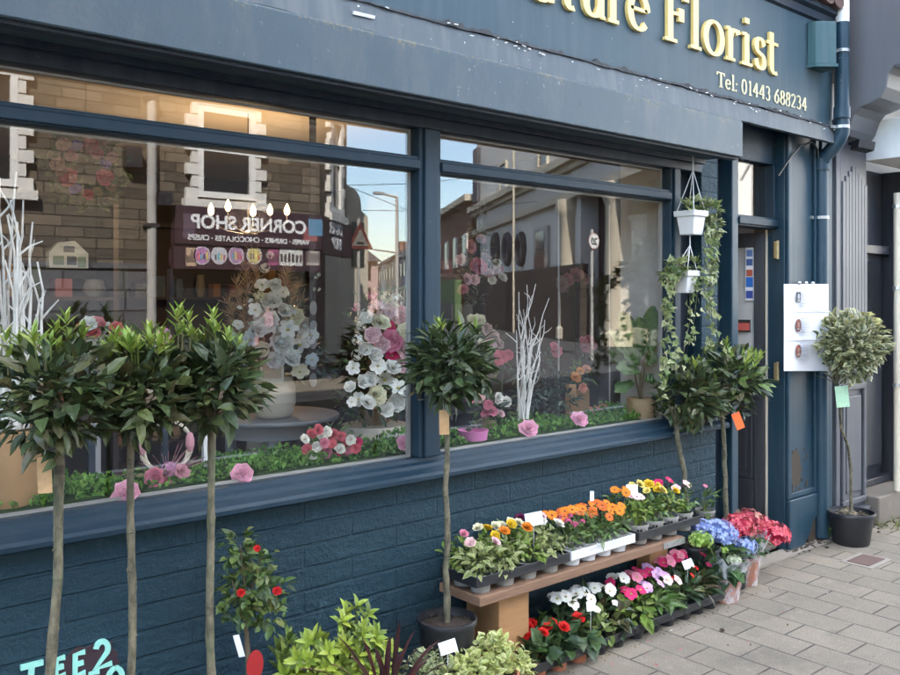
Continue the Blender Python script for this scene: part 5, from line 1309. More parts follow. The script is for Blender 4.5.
# round grey table with cream vase of white flowers
Y = 1.25; tc = at(272, 414, Y); tz = tc[2]
t = thing('round_table', 'small round grey painted table with turned legs behind the glass', 'table', (tc[0], Y, .12))
b = MB(); b.lathe((tc[0], Y, tz), [(.30, -.026), (.33, -.02), (.335, -.008), (.33, 0), (.0, .001)], 40); bevel(b.build('tabletop', M['furn'], t, True), .002)
b = MB(); b.lathe((tc[0], Y, tz-.10), [(.235, 0), (.235, .073)], 32); b.build('apron', M['furn'], t, True)
for k in range(4):
    a = pi/4+pi/2*k+.3; b = MB(); b.lathe((tc[0]+.20*cos(a), Y+.20*sin(a), .12), [(.014, 0), (.018, .10), (.02, .2), (.026, .24), (.018, .28), (.022, tz-.42), (.03, tz-.36), (.02, tz-.32), (.027, tz-.29), (.027, tz-.221)], 14); b.build('leg', M['furn'], t, True)
Yv = 1.12; vc = at(274, 412, Yv)
t = thing('white_flower_vase', 'cream vase of white roses and lilies standing on the grey table', 'flower arrangement', (vc[0], Yv, tz+.002))
b = MB(); b.lathe((vc[0], Yv, tz+.002), [(.07, 0), (.092, .02), (.105, .08), (.105, .14), (.092, .19), (.085, .20), (.09, .21), (.08, .21), (.001, .17)], 30); b.build('vase', M['ceramic'], t, True)
b = MB(); filler(b, [(275, 345, Yv, .12, 90), (300, 360, Yv, .10, 70), (255, 350, Yv, .10, 60), (312, 350, Yv, .08, 50), (285, 315, Yv, .10, 60), (262, 300, Yv, .07, 40), (320, 365, Yv, .07, 50)], GREENS['dark']+[(.10, .14, .10), (.14, .17, .15)], .06, .022); b.build('foliage', M['leaf'], t)
bouquet_heads(t, [(px, py, Yv-.12+R(-.04, .04), r, c, ty) for px, py, r, c, ty in ((281, 345, .062, 'white', 'rose'), (267, 322, .058, 'white', 'rose'), (300, 345, .055, 'white', 'lily'), (288, 330, .055, 'white', 'lily'), (250, 340, .045, (.6, .66, .7), 'flat'), (272, 302, .05, 'white', 'rose'), (262, 285, .035, 'white', 'flat'), (246, 358, .04, (.6, .65, .68), 'flat'), (295, 318, .05, 'cream', 'rose'), (310, 335, .045, 'white', 'flat'), (255, 310, .035, 'white', 'flat'), (300, 372, .045, 'cream', 'flat'), (265, 268, .028, 'white', 'ball'), (270, 255, .022, 'white', 'ball'), (259, 296, .03, 'cream', 'ball'), (283, 292, .032, 'white', 'flat'), (238, 325, .03, 'white', 'flat'), (318, 352, .03, (.35, .5, .5), 'ball'), (274, 360, .045, 'white', 'rose'), (258, 330, .045, 'white', 'rose'), (292, 358, .045, 'white', 'rose'), (284, 312, .04, 'white', 'rose'), (306, 325, .04, 'white', 'rose'), (262, 350, .04, 'cream', 'rose'), (276, 285, .032, 'white', 'rose'), (266, 310, .035, 'white', 'rose'), (312, 360, .035, (.6, .66, .66), 'flat'), (240, 345, .035, (.62, .68, .7), 'flat'))])
b = MB(); c = at(272, 372, Yv-.115); b.obox(c, nrm((1, -.35, 0)), nrm((-.35, -1, 0)), (0, 0, 1), .055, .002, .055, (.62, .55, .42)); b.obox(mad(c, (-.33, -.94, 0), .004), nrm((1, -.35, 0)), nrm((-.35, -1, 0)), (0, 0, 1), .045, .0008, .03, (.45, .35, .22)); b.build('gift_card', M['plainv'], t)
b = MB(); rnd = random.Random(3)
for k in range(60):
    px = rnd.gauss(280, 20); py = rnd.gauss(335, 24); b.leaf(at(px, py, Yv-.13), nrm(rdir()), nrm((-.4, -.8, .3)), .03, .02, jit(random.choice([(.75, .75, .68), (.7, .72, .7), (.5, .56, .5)]), .1), None, .3, .3)
b.build('small_blossom', M['petal'], bpy.data.objects['white_flower_vase'])
# pampas grass
t = thing('pampas_bundle', 'beige pampas grass plumes standing behind the white flower vase', 'dried flowers', (at(262, 400, 1.6)[0], 1.6, .12), )
b = MB(); c0 = (at(262, 400, 1.6)[0], 1.6, .9)
for px, py in ((236, 280), (245, 265), (228, 300), (296, 285), (288, 270), (302, 300), (255, 255)):
    e = at(px, py, 1.6); b.tube([c0, e], [.003, .002], 4, (.4, .3, .2)); d = nrm(vsub(e, c0))
    for k in range(160):
        q = R(0, .35); p = mad(e, d, -q); b.leaf(p, nrm(mad(d, rdir(), .8)), nrm(rdir()), R(.04, .09), .004, jit((.42, .33, .24), .2), None, .5, .2)
b.build('plume', M['leaf_soft'], t)
b = MB(); b.lathe((c0[0], 1.6, .12), [(.09, 0), (.11, .3), (.07, .7), (.08, .8)], 20); b.build('vase', M['ceramic'], t, True)
# wide grey pedestal with pink and white arrangement
Y = .75; pc = at(375, 424, Y); pz = pc[2]
t = thing('pedestal', 'wide grey round pedestal with white rim behind the left pane', 'pedestal', (pc[0], Y, .12))
b = MB(); b.lathe((pc[0], Y, .12), [(.13, 0), (.135, pz-.12-.07), (.145, pz-.12-.06), (.145, pz-.12-.051)], 36); b.build('body', M['furn'], t, True)
b = MB(); b.lathe((pc[0], Y, pz-.05), [(.15, 0), (.158, .03), (.158, .05), (.0, .051)], 36); b.build('rim', M['ceramic'], t, True)
t = thing('tall_arrangement', 'tall arrangement of pink roses above white lilies on the round pedestal', 'flower arrangement', (pc[0], Y, pz+.002))
b = MB(); b.lathe((pc[0], Y, pz+.002), [(.055, 0), (.075, .02), (.08, .07), (.075, .08), (.001, .06)], 24); b.build('bowl', M['basket'], t, True)
Ya = Y-.05
b = MB(); filler(b, [(375, 395, Ya, .14, 120), (365, 360, Ya+.05, .12, 90), (385, 340, Ya+.05, .14, 100), (375, 315, Ya+.05, .12, 70), (352, 405, Ya, .08, 60), (402, 400, Ya, .10, 60), (385, 300, Ya, .08, 40)], GREENS['mid']+GREENS['dark'], .055, .018); b.build('foliage', M['leaf'], t)
bouquet_heads(t, [(px, py, Ya-.13+R(-.03, .05), r, c, ty) for px, py, r, c, ty in ((375, 396, .05, 'cream', 'rose'), (397, 403, .045, 'white', 'rose'), (358, 399, .035, 'white', 'flat'), (362, 382, .035, 'white', 'rose'), (378, 366, .04, 'white', 'flat'), (385, 380, .05, 'white', 'lily'), (398, 388, .045, 'white', 'lily'), (353, 368, .032, 'white', 'flat'), (375, 355, .035, 'white', 'rose'), (358, 340, .03, 'white', 'ball'), (361, 326, .026, 'white', 'ball'), (357, 355, .03, 'white', 'ball'), (365, 313, .022, 'white', 'ball'), (391, 341, .055, 'pink', 'rose'), (400, 317, .055, (.72, .36, .36), 'rose'), (379, 324, .048, 'cream', 'rose'), (405, 333, .05, 'cream', 'rose'), (406, 350, .05, 'pale', 'rose'), (392, 356, .035, 'hot', 'flat'), (376, 307, .042, 'pale', 'ball'), (390, 327, .03, 'hot', 'flat'), (396, 300, .038, 'white', 'ball'), (356, 307, .024, 'pink', 'ball'), (372, 296, .028, 'pink', 'ball'), (386, 297, .03, 'cream', 'ball'), (352, 402, .025, 'white', 'flat'), (367, 404, .04, 'white', 'rose'), (386, 410, .04, 'white', 'rose'), (370, 381, .04, 'white', 'rose'), (392, 369, .04, 'white', 'rose'), (366, 350, .035, 'white', 'rose'), (382, 345, .04, 'pale', 'rose'), (372, 335, .04, 'pale', 'rose'), (389, 312, .04, 'pale', 'rose'), (400, 365, .04, 'pale', 'rose'), (367, 318, .03, 'white', 'rose'), (406, 392, .035, 'white', 'rose'), (350, 388, .03, 'white', 'rose'))])
# hanging flower wreath on the left
Y = .95; wc = at(86, 170, Y)
t = thing('flower_wreath', 'hanging wreath of pink orange and purple flowers high in the left pane', 'wreath', wc)
b = MB(); b.tube([(wc[0]+.12*cos(a), Y, wc[2]+.12*sin(a)) for a in [2*pi*k/24 for k in range(25)]], .012, 8); b.tube([(wc[0], Y, wc[2]+.12), (wc[0], Y, 2.6)], .0012, 4); b.build('ring', M['basket'], t, True)
b = MB()
for k in range(360):
    a = R(0, 6.28); q = .115+R(-.05, .05); p = (wc[0]+q*cos(a), Y+R(-.05, .03), wc[2]+q*sin(a)); b.leaf(p, nrm(rdir()), nrm((R(-.5, .5), -1, R(-.5, .5))), R(.03, .055), .02, jit(random.choice([(.12, .16, .05), (.2, .22, .09), (.16, .15, .06)]), .2))
b.build('foliage', M['leaf_soft'], t)
wr = [(70, 179, .036, (.72, .12, .14)), (104, 178, .034, (.72, .12, .16)), (90, 146, .034, (.74, .16, .18)), (64, 146, .028, (.72, .4, .3)), (102, 142, .026, (.74, .45, .35)), (58, 165, .028, (.7, .4, .3)), (112, 158, .024, (.72, .42, .4)), (88, 195, .022, (.7, .12, .12)), (76, 190, .026, (.32, .2, .58)), (77, 147, .028, (.34, .2, .6)), (106, 163, .028, (.30, .18, .55)), (71, 157, .025, (.6, .2, .25)), (62, 172, .024, (.7, .35, .25)), (98, 154, .024, (.68, .2, .25)), (110, 188, .022, (.6, .4, .25)), (97, 192, .02, (.6, .45, .2))]
bouquet_heads(t, [(px, py, Y-.06, r, c, 'rose' if c[0] > .3 else 'ball') for px, py, r, c in wr])
# roses behind the left bay trees
Y = .55; rc = at(95, 333, Y)
t = thing('rose_bouquet', 'round bouquet of coral and white roses above the left bay trees', 'flower arrangement', (rc[0], Y, DZ-.1))
b = MB(); b.lathe((rc[0], Y, .12), [(.1, 0), (.1, .03), (.02, .06), (.02, rc[2]-.32), (.10, rc[2]-.30), (.10, rc[2]-.2)], 20); b.build('stand', M['furn'], t, True)
b = MB(); filler(b, [(95, 345, Y, .10, 120)], GREENS['mid'], .05, .02); b.build('foliage', M['leaf'], t)
bouquet_heads(t, [(px, py, Y-.07+R(-.03, .03), .028, random.choice([(.66, .14, .14), (.68, .22, .22)]) if i % 2 else 'white', 'rose') for i, (px, py) in enumerate(((76, 338), (83, 330), (90, 324), (98, 325), (106, 330), (112, 336), (86, 338), (94, 334), (102, 340), (79, 346), (92, 345), (108, 345), (98, 350), (116, 330)))]+[(163, 335, Y, .03, (.72, .3, .5), 'flat'), (160, 343, Y, .03, (.7, .35, .55), 'flat')])
# wicker heart wreath on a post, pink spiky arrangement
Y = .24; hc = at(167, 446, Y)
t = thing('wicker_wreath', 'pale wicker ring with pink ribbon flowers on a dark post', 'wreath', (hc[0], Y, DZ))
b = MB()
for q in range(7): b.tube([(hc[0]+(.082+R(-.012, .012))*cos(a), Y+R(-.006, .006), hc[2]+(.088+R(-.012, .012))*sin(a)) for a in [2*pi*k/22 for k in range(23)]], .0028, 5)
b.build('ring', M['ceramic'], t, True)
b = MB(); b.box(hc[0]-.010, hc[0]+.010, Y+.015, Y+.035, DZ, hc[2]+.10); b.build('post', M['navy_dark'], t)
bouquet_heads(t, [(168, 411, Y-.02, .03, (.74, .12, .36), 'rose'), (158, 418, Y-.02, .022, (.7, .4, .5), 'rose')])
b = MB()
for px, py in ((142, 445), (190, 442)): p = at(px, py, Y-.012); b.ball(p, .016, 10, (.62, .30, .34), .036)
b.build('ribbon', M['petal'], t)
b = MB(); x = XA(92, .28); b.box(x-.011, x+.011, .28, .30, DZ, 1.04); b.box(x-.05, x+.05, .25, .33, DZ, DZ+.006); tag(b.build('display_post', M['navy_dark']), 'dark upright display post in the moss left of the wicker ring', 'post')
b = MB(); x = XA(208, .3); b.box(x-.016, x+.016, .30, .318, DZ, 1.03); tag(b.build('white_stand', M['white']), 'narrow white stand in the moss right of the wicker ring', 'stand')
Y = .14; sc_ = at(168, 474, Y)
t = thing('pink_centrepiece', 'pink flowers with thin radiating twigs on the moss below the wicker ring', 'flower arrangement', (sc_[0], Y, DZ))
b = MB()
for k in range(26):
    a = R(-.1, pi+.1); b.tube([sc_, (sc_[0]+R(.10, .17)*cos(a), Y+R(-.04, .04), sc_[2]+.01+R(.02, .10)*sin(a))], [.0016, .0008], 4, (.42, .2, .22))
b.build('twig', M['leaf_soft'], t)
bouquet_heads(t, [(155, 478, Y-.03, .032, 'pink', 'rose'), (169, 469, Y-.03, .028, (.55, .2, .4), 'ball'), (181, 473, Y-.02, .028, (.66, .32, .36), 'rose'), (168, 482, Y-.02, .02, 'pink', 'rose')])
# right pane: hanging garland, filler plants, little bouquets, shelves
Y = .75; gt = at(478, 215, Y)
t = thing('pink_garland', 'hanging spray of pink and white roses in the right pane', 'garland', gt)
b = MB(); filler(b, [(478, 230, Y, .06, 30), (482, 255, Y, .08, 50), (492, 272, Y, .07, 40), (470, 280, Y, .06, 30), (476, 300, Y, .05, 25), (468, 240, Y, .05, 25)], [(.2, .2, .14), (.14, .16, .1)], .05, .018); b.tube([(gt[0], Y, gt[2]), (gt[0], Y, 2.6)], .001, 4); b.build('foliage', M['leaf_soft'], t)
bouquet_heads(t, [(px, py, Y-.07+R(-.03, .03), r, c, 'rose') for px, py, r, c in ((478, 268, .05, (.70, .18, .26)), (470, 247, .035, (.62, .25, .25)), (488, 274, .032, 'pale'), (494, 271, .034, 'pale'), (466, 280, .034, 'pale'), (502, 278, .028, 'white'), (463, 290, .03, (.66, .25, .25)), (492, 280, .026, 'white'), (474, 280, .03, 'pale'), (485, 258, .03, (.6, .4, .4)), (497, 264, .026, 'white'), (460, 260, .03, 'pale'), (480, 240, .03, (.62, .35, .35)), (500, 270, .022, (.5, .08, .1)))])
def posy(label, lst, green, Y, cols, r, base_z=DZ, group='small bouquets behind the right pane', name='posy', potm='basket'):
    t = thing(name, label, 'flower arrangement', at(lst[0][0], lst[0][1], Y), group); b = MB()
    filler(b, green, GREENS['mid']+[(.10, .12, .09)], .05, .018); p = at(green[0][0], green[0][1], Y); b.tube([(p[0], Y, base_z), p], .005, 5, (.08, .1, .04)); b.build('foliage', M['leaf_soft'], t)
    bouquet_heads(t, [(px, py, Y-.05+R(-.02, .02), r*R(.8, 1.2), random.choice(cols), 'rose') for px, py in lst])
    b = MB(); b.lathe((p[0], Y, base_z+.001), [(.03, 0), (.04, .05), (.042, .07), (.001, .06)], 16); b.build('pot', M[potm], t, True); return t
posy('pale pink roses beside a framed card right of the middle bay tree', [(486, 330), (492, 337), (478, 322), (497, 345), (490, 346), (483, 345), (472, 320)], [(486, 340, .6, .09, 70)], .6, [PC['pale'], (.6, .4, .35), PC['cream']], .036, .12)
posy('coral roses below the pale pink posy in the right pane', [(501, 357), (508, 355), (497, 360)], [(502, 364, .5, .05, 30)], .5, [(.66, .15, .2)], .03, .12)
posy('pink and white flowers low behind the middle bay tree', [(480, 398), (488, 405), (497, 398), (506, 402), (492, 412), (470, 400), (484, 414), (500, 414)], [(488, 408, .33, .07, 80), (505, 408, .33, .06, 50)], .33, [PC['pink'], PC['white'], PC['pale']], .026)
posy('coral pink roses high on the shelf in the right pane', [(583, 342), (589, 340), (586, 348), (592, 346)], [(587, 350, .9, .06, 30)], .9, [(.7, .25, .28)], .035, .12)
posy('single pink bloom between the white branches and the shelf', [(556, 352), (554, 347)], [(556, 360, .6, .04, 20)], .6, [(.68, .2, .24)], .03, .12)
posy('orange and peach flowers above small kraft bags', [(575, 378), (580, 372), (586, 370), (582, 388), (590, 412), (597, 412), (603, 410)], [(580, 375, .4, .07, 50), (598, 412, .4, .05, 30)], .4, [(.66, .26, .06), (.7, .3, .2)], .028)
posy('pink dahlias and white lilies far back at the top right of the window', [(568, 280), (576, 276), (584, 279), (560, 285)], [(574, 284, 1.3, .09, 40)], 1.3, [(.62, .3, .3), (.55, .4, .36)], .05, .12)
t = thing('filler_plant', 'loose dark grey green filler plant around the white branches', 'plant', at(545, 420, .3)); b = MB()
filler(b, [(540, 360, .32, .06, 50), (550, 385, .32, .08, 110), (530, 395, .3, .07, 90), (565, 400, .32, .07, 80), (520, 405, .32, .05, 50), (545, 410, .3, .09, 110), (520, 375, .32, .05, 40)], [(.05, .075, .045), (.075, .1, .06), (.04, .06, .04)], .045, .015)
for px in (530, 545, 555): b.tube([(XA(px, .31), .31, DZ), at(px, 370, .31)], .003, 4, (.06, .07, .04))
b.build('foliage', M['leaf'], t)
for lb, px0, px1, py0, Y in (('tall kraft gift bag at the foot of the right window display', 576, 590, 390, .36), ('short kraft gift bag next to the white branches', 569, 577, 385, .33)):
    b = MB(); a = at(px0, py0, Y); e = at(px1, py0, Y); b.prism([(a[0], DZ), (e[0], DZ), (e[0]-.004, a[2]), (a[0]+.004, a[2])], 'y', Y, Y+.03); tag(bevel(b.build('gift_bag', M['kraft']), .003), lb, 'gift bag', 'kraft gift bags')
# hanging strip of white tags
t = thing('tag_string', 'hanging dark strip of white oval tags behind the left pane', 'ornament', at(313, 250, 1.0))
b = MB(); p0, p1 = at(313, 225, 1.0), at(313, 385, 1.0); b.box(p0[0]-.018, p0[0]+.018, 1.0, 1.006, p1[2], 2.6); b.build('strip', M['shelf'], t)
b = MB()
for py, k in ((308, 1), (325, 0), (342, 1), (365, 0), (380, 1)):
    c = at(313, py, .995); b.prism([(c[0]+.02*cos(a), c[2]+(.034 if k else .022)*sin(a)) for a in [2*pi*q/18 for q in range(18)]], 'y', .99, .994)
b.build('oval', M['pipe_grey'], t)
# house shaped ornament
t = thing('house_ornament', 'house shaped keepsake on a back shelf in the left pane', 'ornament', at(69, 268, 1.0)); c = at(69, 268, 1.0); w = .075
b = MB(); b.prism([(c[0]-w, c[2]), (c[0]+w, c[2]), (c[0]+w, c[2]+.06), (c[0]+w*.3, c[2]+.11), (c[0]-w*.55, c[2]+.10), (c[0]-w, c[2]+.06)], 'y', 1.0, 1.04); b.build('house', M['ceramic'], t)
b = MB()
for dx, dz, ww, hh, col in ((-.04, .03, .02, .018, (.2, .25, .15)), (.01, .03, .018, .018, (.06, .07, .08)), (.05, .025, .016, .022, (.25, .3, .18)), (.0, .075, .02, .012, (.12, .12, .14))): b.obox((c[0]+dx, .9985, c[2]+dz), (1, 0, 0), (0, 1, 0), (0, 0, 1), ww, .001, hh, col)
b.build('window', M['plainv'], t)
# back shelving and boxes
def shelf_unit(label, x0, x1, Y, z1, n, d=.32):
    t = thing('shelf_unit', label, 'shelves', ((x0+x1)/2, Y, .12), 'dark shelving at the back of the shop')
    b = MB(); b.box(x0, x0+.03, Y, Y+d, .121, z1); b.box(x1-.03, x1, Y, Y+d, .121, z1); b.box(x0+.031, x1-.031, Y+d-.02, Y+d, .121, z1); b.build('frame', M['shelf'], t)
    b = MB(); zs = [.3+(z1-.35)*k/(n-1) for k in range(n)]
    for z in zs: b.box(x0+.031, x1-.031, Y, Y+d-.021, z-.02, z)
    b.build('shelf', M['shelf'], t); return zs
PAL2 = [(.35, .3, .22), (.10, .12, .10), (.45, .4, .36), (.3, .1, .1), (.12, .16, .2), (.5, .46, .4), (.25, .12, .2), (.08, .1, .06), (.4, .22, .1)]
cnt = 0
WORDS = ['top', 'upper', 'middle', 'lower', 'bottom']
for lb, x0, x1, Y, n in (('dark shelf unit behind the left bay trees', .5, 1.9, 2.6, 4), ('dark shelf unit behind the grey table', 2.2, 4.2, 4.4, 4), ('dark shelf unit along the right of the shop', 3.3, 4.05, 1.7, 5)):
    zs = shelf_unit(lb, x0, x1, Y, 2.15, n)
    for z in zs[:-1]:
        x = x0+.08
        while x < x1-.16:
            w = R(.06, .15); h = R(.08, .26); k = random.random(); c = jit(random.choice(PAL2), .2); cnt += 1
            b = MB()
            if k < .4: b.box(x, x+w, Y+.05, Y+.05+R(.06, .15), z+.001, z+h, c)
            else: b.lathe((x+w/2, Y+.13, z+.001), [(w*.3, 0), (w*.46, h*.3), (w*.36, h*.75), (w*.4, h*.8), (.001, h*.78)], 14, c)
            o = b.build('gift_box' if k < .4 else 'vase', M['plainv'])
            tag(o, f'small {"box" if k < .4 else "vase"} on the '+lb.replace('dark ', ''), 'box' if k < .4 else 'vase', ('boxes on the ' if k < .4 else 'vases on the ')+lb.replace('dark ', ''))
            x += w+R(.03, .12)
# lit chandelier
Y = 2.2
t = thing('chandelier', 'small chandelier with five lit candle bulbs seen through the left pane', 'chandelier', at(248, 215, Y)); cc = at(248, 225, Y)
b = MB(); b.tube([(cc[0], Y, cc[2]-.05), (cc[0], Y, 2.62)], .003, 8); b.ball((cc[0], Y, cc[2]-.06), .03, 10); bl_ = [at(px, py+7, Y+dy) for px, py, dy in ((211, 208, 0), (228, 204, .16), (253, 209, -.1), (270, 208, .16), (287, 208, .05))]
for p in bl_: b.tube([(cc[0], Y, cc[2]-.06), mad(mixc((cc[0], Y, cc[2]), p, .6), (0, 0, 1), -.07), (p[0], p[1], p[2]-.05), p], .0028, 6)
b.build('frame', M['plastic_b'], t, True)
for p in bl_: b = MB(); b.lathe(p, [(.008, 0), (.016, .012), (.018, .03), (.010, .055), (.001, .072)], 12); b.build('bulb', M['bulb'], t, True)
L = bpy.data.lights.new('chandelier_light', 'POINT'); L.energy = 3.5; L.color = (1, .68, .36); L.shadow_soft_size = .12
lo = bpy.data.objects.new('chandelier_light', L); lo.location = (cc[0], Y, cc[2]+.05); COL.objects.link(lo)

# ================================================================== ACROSS THE STREET (seen in the window glass)
YO = -11.0
def op(px, py, Y=11.0):
    p = at(px, py, Y); return (p[0], -p[1], p[2])
CS = thing('corner_shop', 'dark stone corner shop across the street with black purple sign', 'shop', (7, YO, 0))
def cp(name, m, fn, parent=None):
    b = MB(); fn(b); return b.build(name, m, parent or CS)
cp('wall', M['stone'], lambda b: (b.box(-9, 8.6, YO-6, YO, 2.96, 6.9), b.box(-9, 5.5, YO-6, YO-.001, 0, 2.96)))
cp('plinth', M['stone_dk'], lambda b: (b.box(-9, 5.48, YO+.0, YO+.06, -.1, 1.94), b.box(-9, 5.48, YO+.0, YO+.10, 1.94, 2.02)))
XC, YC = 10.2, -12.5
cp('corner_wall', M['stone_ch'], lambda b: b.prism([(8.6, YO), (XC, YC), (XC, YO-6), (8.6, YO-6)], 'z', 2.96, 6.9))
cp('shop_recess', M['maroon'], lambda b: b.prism([(5.5, YO-.45), (8.5, YO-.45), (9.9, YC-.35), (9.9, YO-6), (5.5, YO-6)], 'z', 0, 2.959))
LN = thing('sun_blocking_house', 'unseen brick terrace added left of the florist to block the sun', 'house', (-8, 0, 0))  # unseen terrace added to stop sun passing the florist's left end
b = MB(); b.box(-26, -2.901, 0, 5.4, 0, 9.5); b.build('wall', M['brick_own'], LN); b = MB(); b.prism([(-.15, 9.45), (2.6, 11.1), (5.6, 9.45), (5.6, 9.65), (2.6, 11.3), (-.15, 9.65)], 'x', -26, -3.0); b.build('roof', M['slate'], LN)
cp('roof', M['slate'], lambda b: b.prism([(-9, YO+.25), (8.7, YO+.25), (XC+.25, YC+.1), (XC+.25, YO-6.2), (-9, YO-6.2)], 'z', 6.9, 7.2))
cd = nrm((XC-8.6, YC-YO, 0)); cn = (-cd[1], cd[0], 0); cn = cn if cn[1] > 0 else vmul(cn, -1)
Q = M['white']
def window(c, ax, n, w, h, quoin=True):
    """c = centre of opening on the wall face"""
    z = (0, 0, 1); f = MB()
    for s in (-1, 1): f.obox(mad(mad(c, ax, s*(w/2)), n, .03), ax, n, z, .05, .05, h/2+.05)
    for s in (-1, 1): f.obox(mad(mad(c, z, s*(h/2)), n, .03), ax, n, z, w/2-.051, .05, .05)
    f.obox(mad(mad(c, z, .05), n, .02), ax, n, z, w/2-.051, .03, .03)
    fr = f.build('window', M['white'], CS)
    g = MB(); g.obox(mad(c, n, .01), ax, n, z, w/2-.05, .012, h/2-.05); g.build('pane', M['darkglass'], fr)
    q = MB(); k = int(h/.2)+1
    for i in range(k+1):
        L = .10 if i % 2 else .20
        for s in (-1, 1): q.obox(mad(mad(mad(c, ax, s*(w/2+.055+L/2)), n, .03), z, -h/2+i*.2), ax, n, z, L/2, .05+.008*(i % 3), .09)
    q.obox(mad(mad(c, z, -h/2-.16), n, .05), ax, n, z, w/2+.3, .09, .07); q.obox(mad(mad(c, z, h/2+.15), n, .03), ax, n, z, w/2+.1, .06, .09)
    q.build('quoin', M['render_w'], fr)
for px0, px1, py0, py1 in ((200, 252, 112, 196), (-22, 14, 70, 182)):
    a = op(px0, py0); e = op(px1, py1); zt = op((px0+px1)/2, py0)[2]; zb = op((px0+px1)/2, py1)[2]
    window(((a[0]+e[0])/2, YO, (zt+zb)/2), (1, 0, 0), (0, 1, 0), abs(e[0]-a[0]), zt-zb)
window(mad((8.6, YO, 4.05), cd, 1.05), cd, cn, .75, 1.75)
window((-2.5, YO, 4.0), (1, 0, 0), (0, 1, 0), 1.3, 1.6); window((-6, YO, 4.0), (1, 0, 0), (0, 1, 0), 1.3, 1.6)
# fascia sign
x0, x1 = op(172, 230)[0], 8.55
sg = cp('shop_sign', M['maroon'], lambda b: (b.box(x0, x1, YO, YO+.16, 2.36, 2.98), b.box(x0, x1, YO, YO+.12, 1.96, 2.355)))
b = MB(); c0 = (8.56, YO+.16, 0); b.prism([(8.57, YO+.15), (XC, YC+.17), (XC-.1, YC), (8.57, YO-.02)], 'z', 2.30, 2.98); b.build('corner_sign', M['maroon'], CS)
WT = simple('white_lettering', (.78, .78, .80), .5, .02, 5, 0)
xm = (op(196, 220)[0]+op(296, 220)[0])/2
sans('sign_lettering', 'CORNER SHOP', .31, WT, sg, (xm, YO+.165, 2.63), 1, 1.02, .03)
sans('sign_lettering', 'VAPES · DRINKS · CHOCOLATES · CRISPS', .125, WT, sg, (xm, YO+.165, 2.43), 1, 1.0, .02)
cc_ = mad(mad((8.57, YO+.15, 2.70), cd, 1.05), cn, .02); ang = math.atan2(cn[1], cn[0])+pi/2
sans('sign_lettering', 'CORNER', .30, WT, sg, (cc_[0], cc_[1], 2.70), ang, 1., .03); sans('sign_lettering', 'SHOP', .30, WT, sg, (cc_[0], cc_[1], 2.42), ang, 1., .03)
b = MB()                                      # printed glow panel and product roundels on the sign
for k, px in enumerate((200, 217, 234, 252)):
    c = op(px, 255.5); col = [(.45, .22, .42), (.5, .5, .55), (.42, .25, .4), (.5, .45, .2)][k]
    b.prism([(c[0]+.145*cos(a), c[2]+.155*sin(a)) for a in [2*pi*q/22 for q in range(22)]], 'y', YO+.121, YO+.126, (.55, .5, .55))
    b.prism([(c[0]+.125*cos(a), c[2]+.135*sin(a)) for a in [2*pi*q/22 for q in range(22)]], 'y', YO+.1265, YO+.129, col)
    for q in range(4): xx = c[0]-.08+.05*q; b.box(xx, xx+.03, YO+.1295, YO+.131, c[2]-.07, c[2]+R(.0, .07), jit(random.choice([(.1, .1, .12), (.6, .5, .1), (.1, .4, .45), (.6, .15, .15)]), .3))
for px0, px1, col in ((266, 276, (.35, .1, .2)), (277, 300, (.6, .6, .58)), (304, 317, (.4, .35, .32)), (184, 194, (.5, .35, .25))):
    a, e = op(px0, 257), op(px1, 257); b.box(a[0], e[0], YO+.121, YO+.126, a[2]-.15, a[2]+.15, col)
    for q in range(6): xx = a[0]+(e[0]-a[0])*(q+.2)/6; b.box(xx, xx+(e[0]-a[0])*.1, YO+.1265, YO+.129, a[2]-.09, a[2]+R(.0, .1), jit((.08, .06, .06), .4))
a, e = op(180, 228), op(192, 228); b.box(a[0], e[0], YO+.161, YO+.164, 2.45, 2.85, (.13, .09, .12)); a, e = op(300, 228), op(314, 228); b.box(a[0], e[0], YO+.161, YO+.164, 2.5, 2.75, (.3, .1, .1)); b.box(a[0]+.1, e[0]+.1, YO+.1642, YO+.166, 2.6, 2.9, (.12, .25, .4))
b.build('product_print', M['plainv'], sg)
b = MB()
for k in range(26):
    x = R(5.7, 8.4); z = R(.3, 1.8); w, h = R(.08, .3), R(.1, .3); b.box(x, x+w, YO-.44, YO-.42-.002*k, z, z+h, jit(random.choice([(.5, .45, .15), (.5, .2, .3), (.15, .3, .4), (.4, .4, .38), (.3, .12, .08)]), .3))
b.build('window_poster', M['plainv'], CS)
cp('shop_window', M['darkglass'], lambda b: (b.box(5.9, 7.2, YO-.2, YO-.18, .6, 1.95), b.box(7.9, 8.45, YO-.2, YO-.18, .1, 1.95)))
cp('window_frame', M['charcoal'], lambda b: [b.box(x, x+.07, YO-.25, YO-.1, 0, 1.959) for x in (5.5, 5.83, 7.2, 7.83, 8.45)])
dp2 = thing('downpipe', 'grey rainwater pipe on the stone front across the street', 'drainpipe', (5.43, YO+.1, 0))
b = MB(); b.tube([(5.43, YO+.12, -.1), (5.43, YO+.12, 6.9)], .075, 12); b.build('pipe', M['pipe_grey'], dp2, True)
b = MB()
for z in (2.6, 4.6): b.box(5.33, 5.53, YO, YO+.2, z, z+.06)
b.box(5.5, 5.7, YO, YO+.3, 2.95, 3.15); b.build('bracket', M['charcoal'], dp2)
b = MB(); b.box(op(123, 157)[0], op(138, 157)[0], YO, YO+.22, op(130, 168)[2], op(130, 147)[2]); tag(b.build('wall_box', M['charcoal']), 'small black box on the stone wall across the street', 'box')

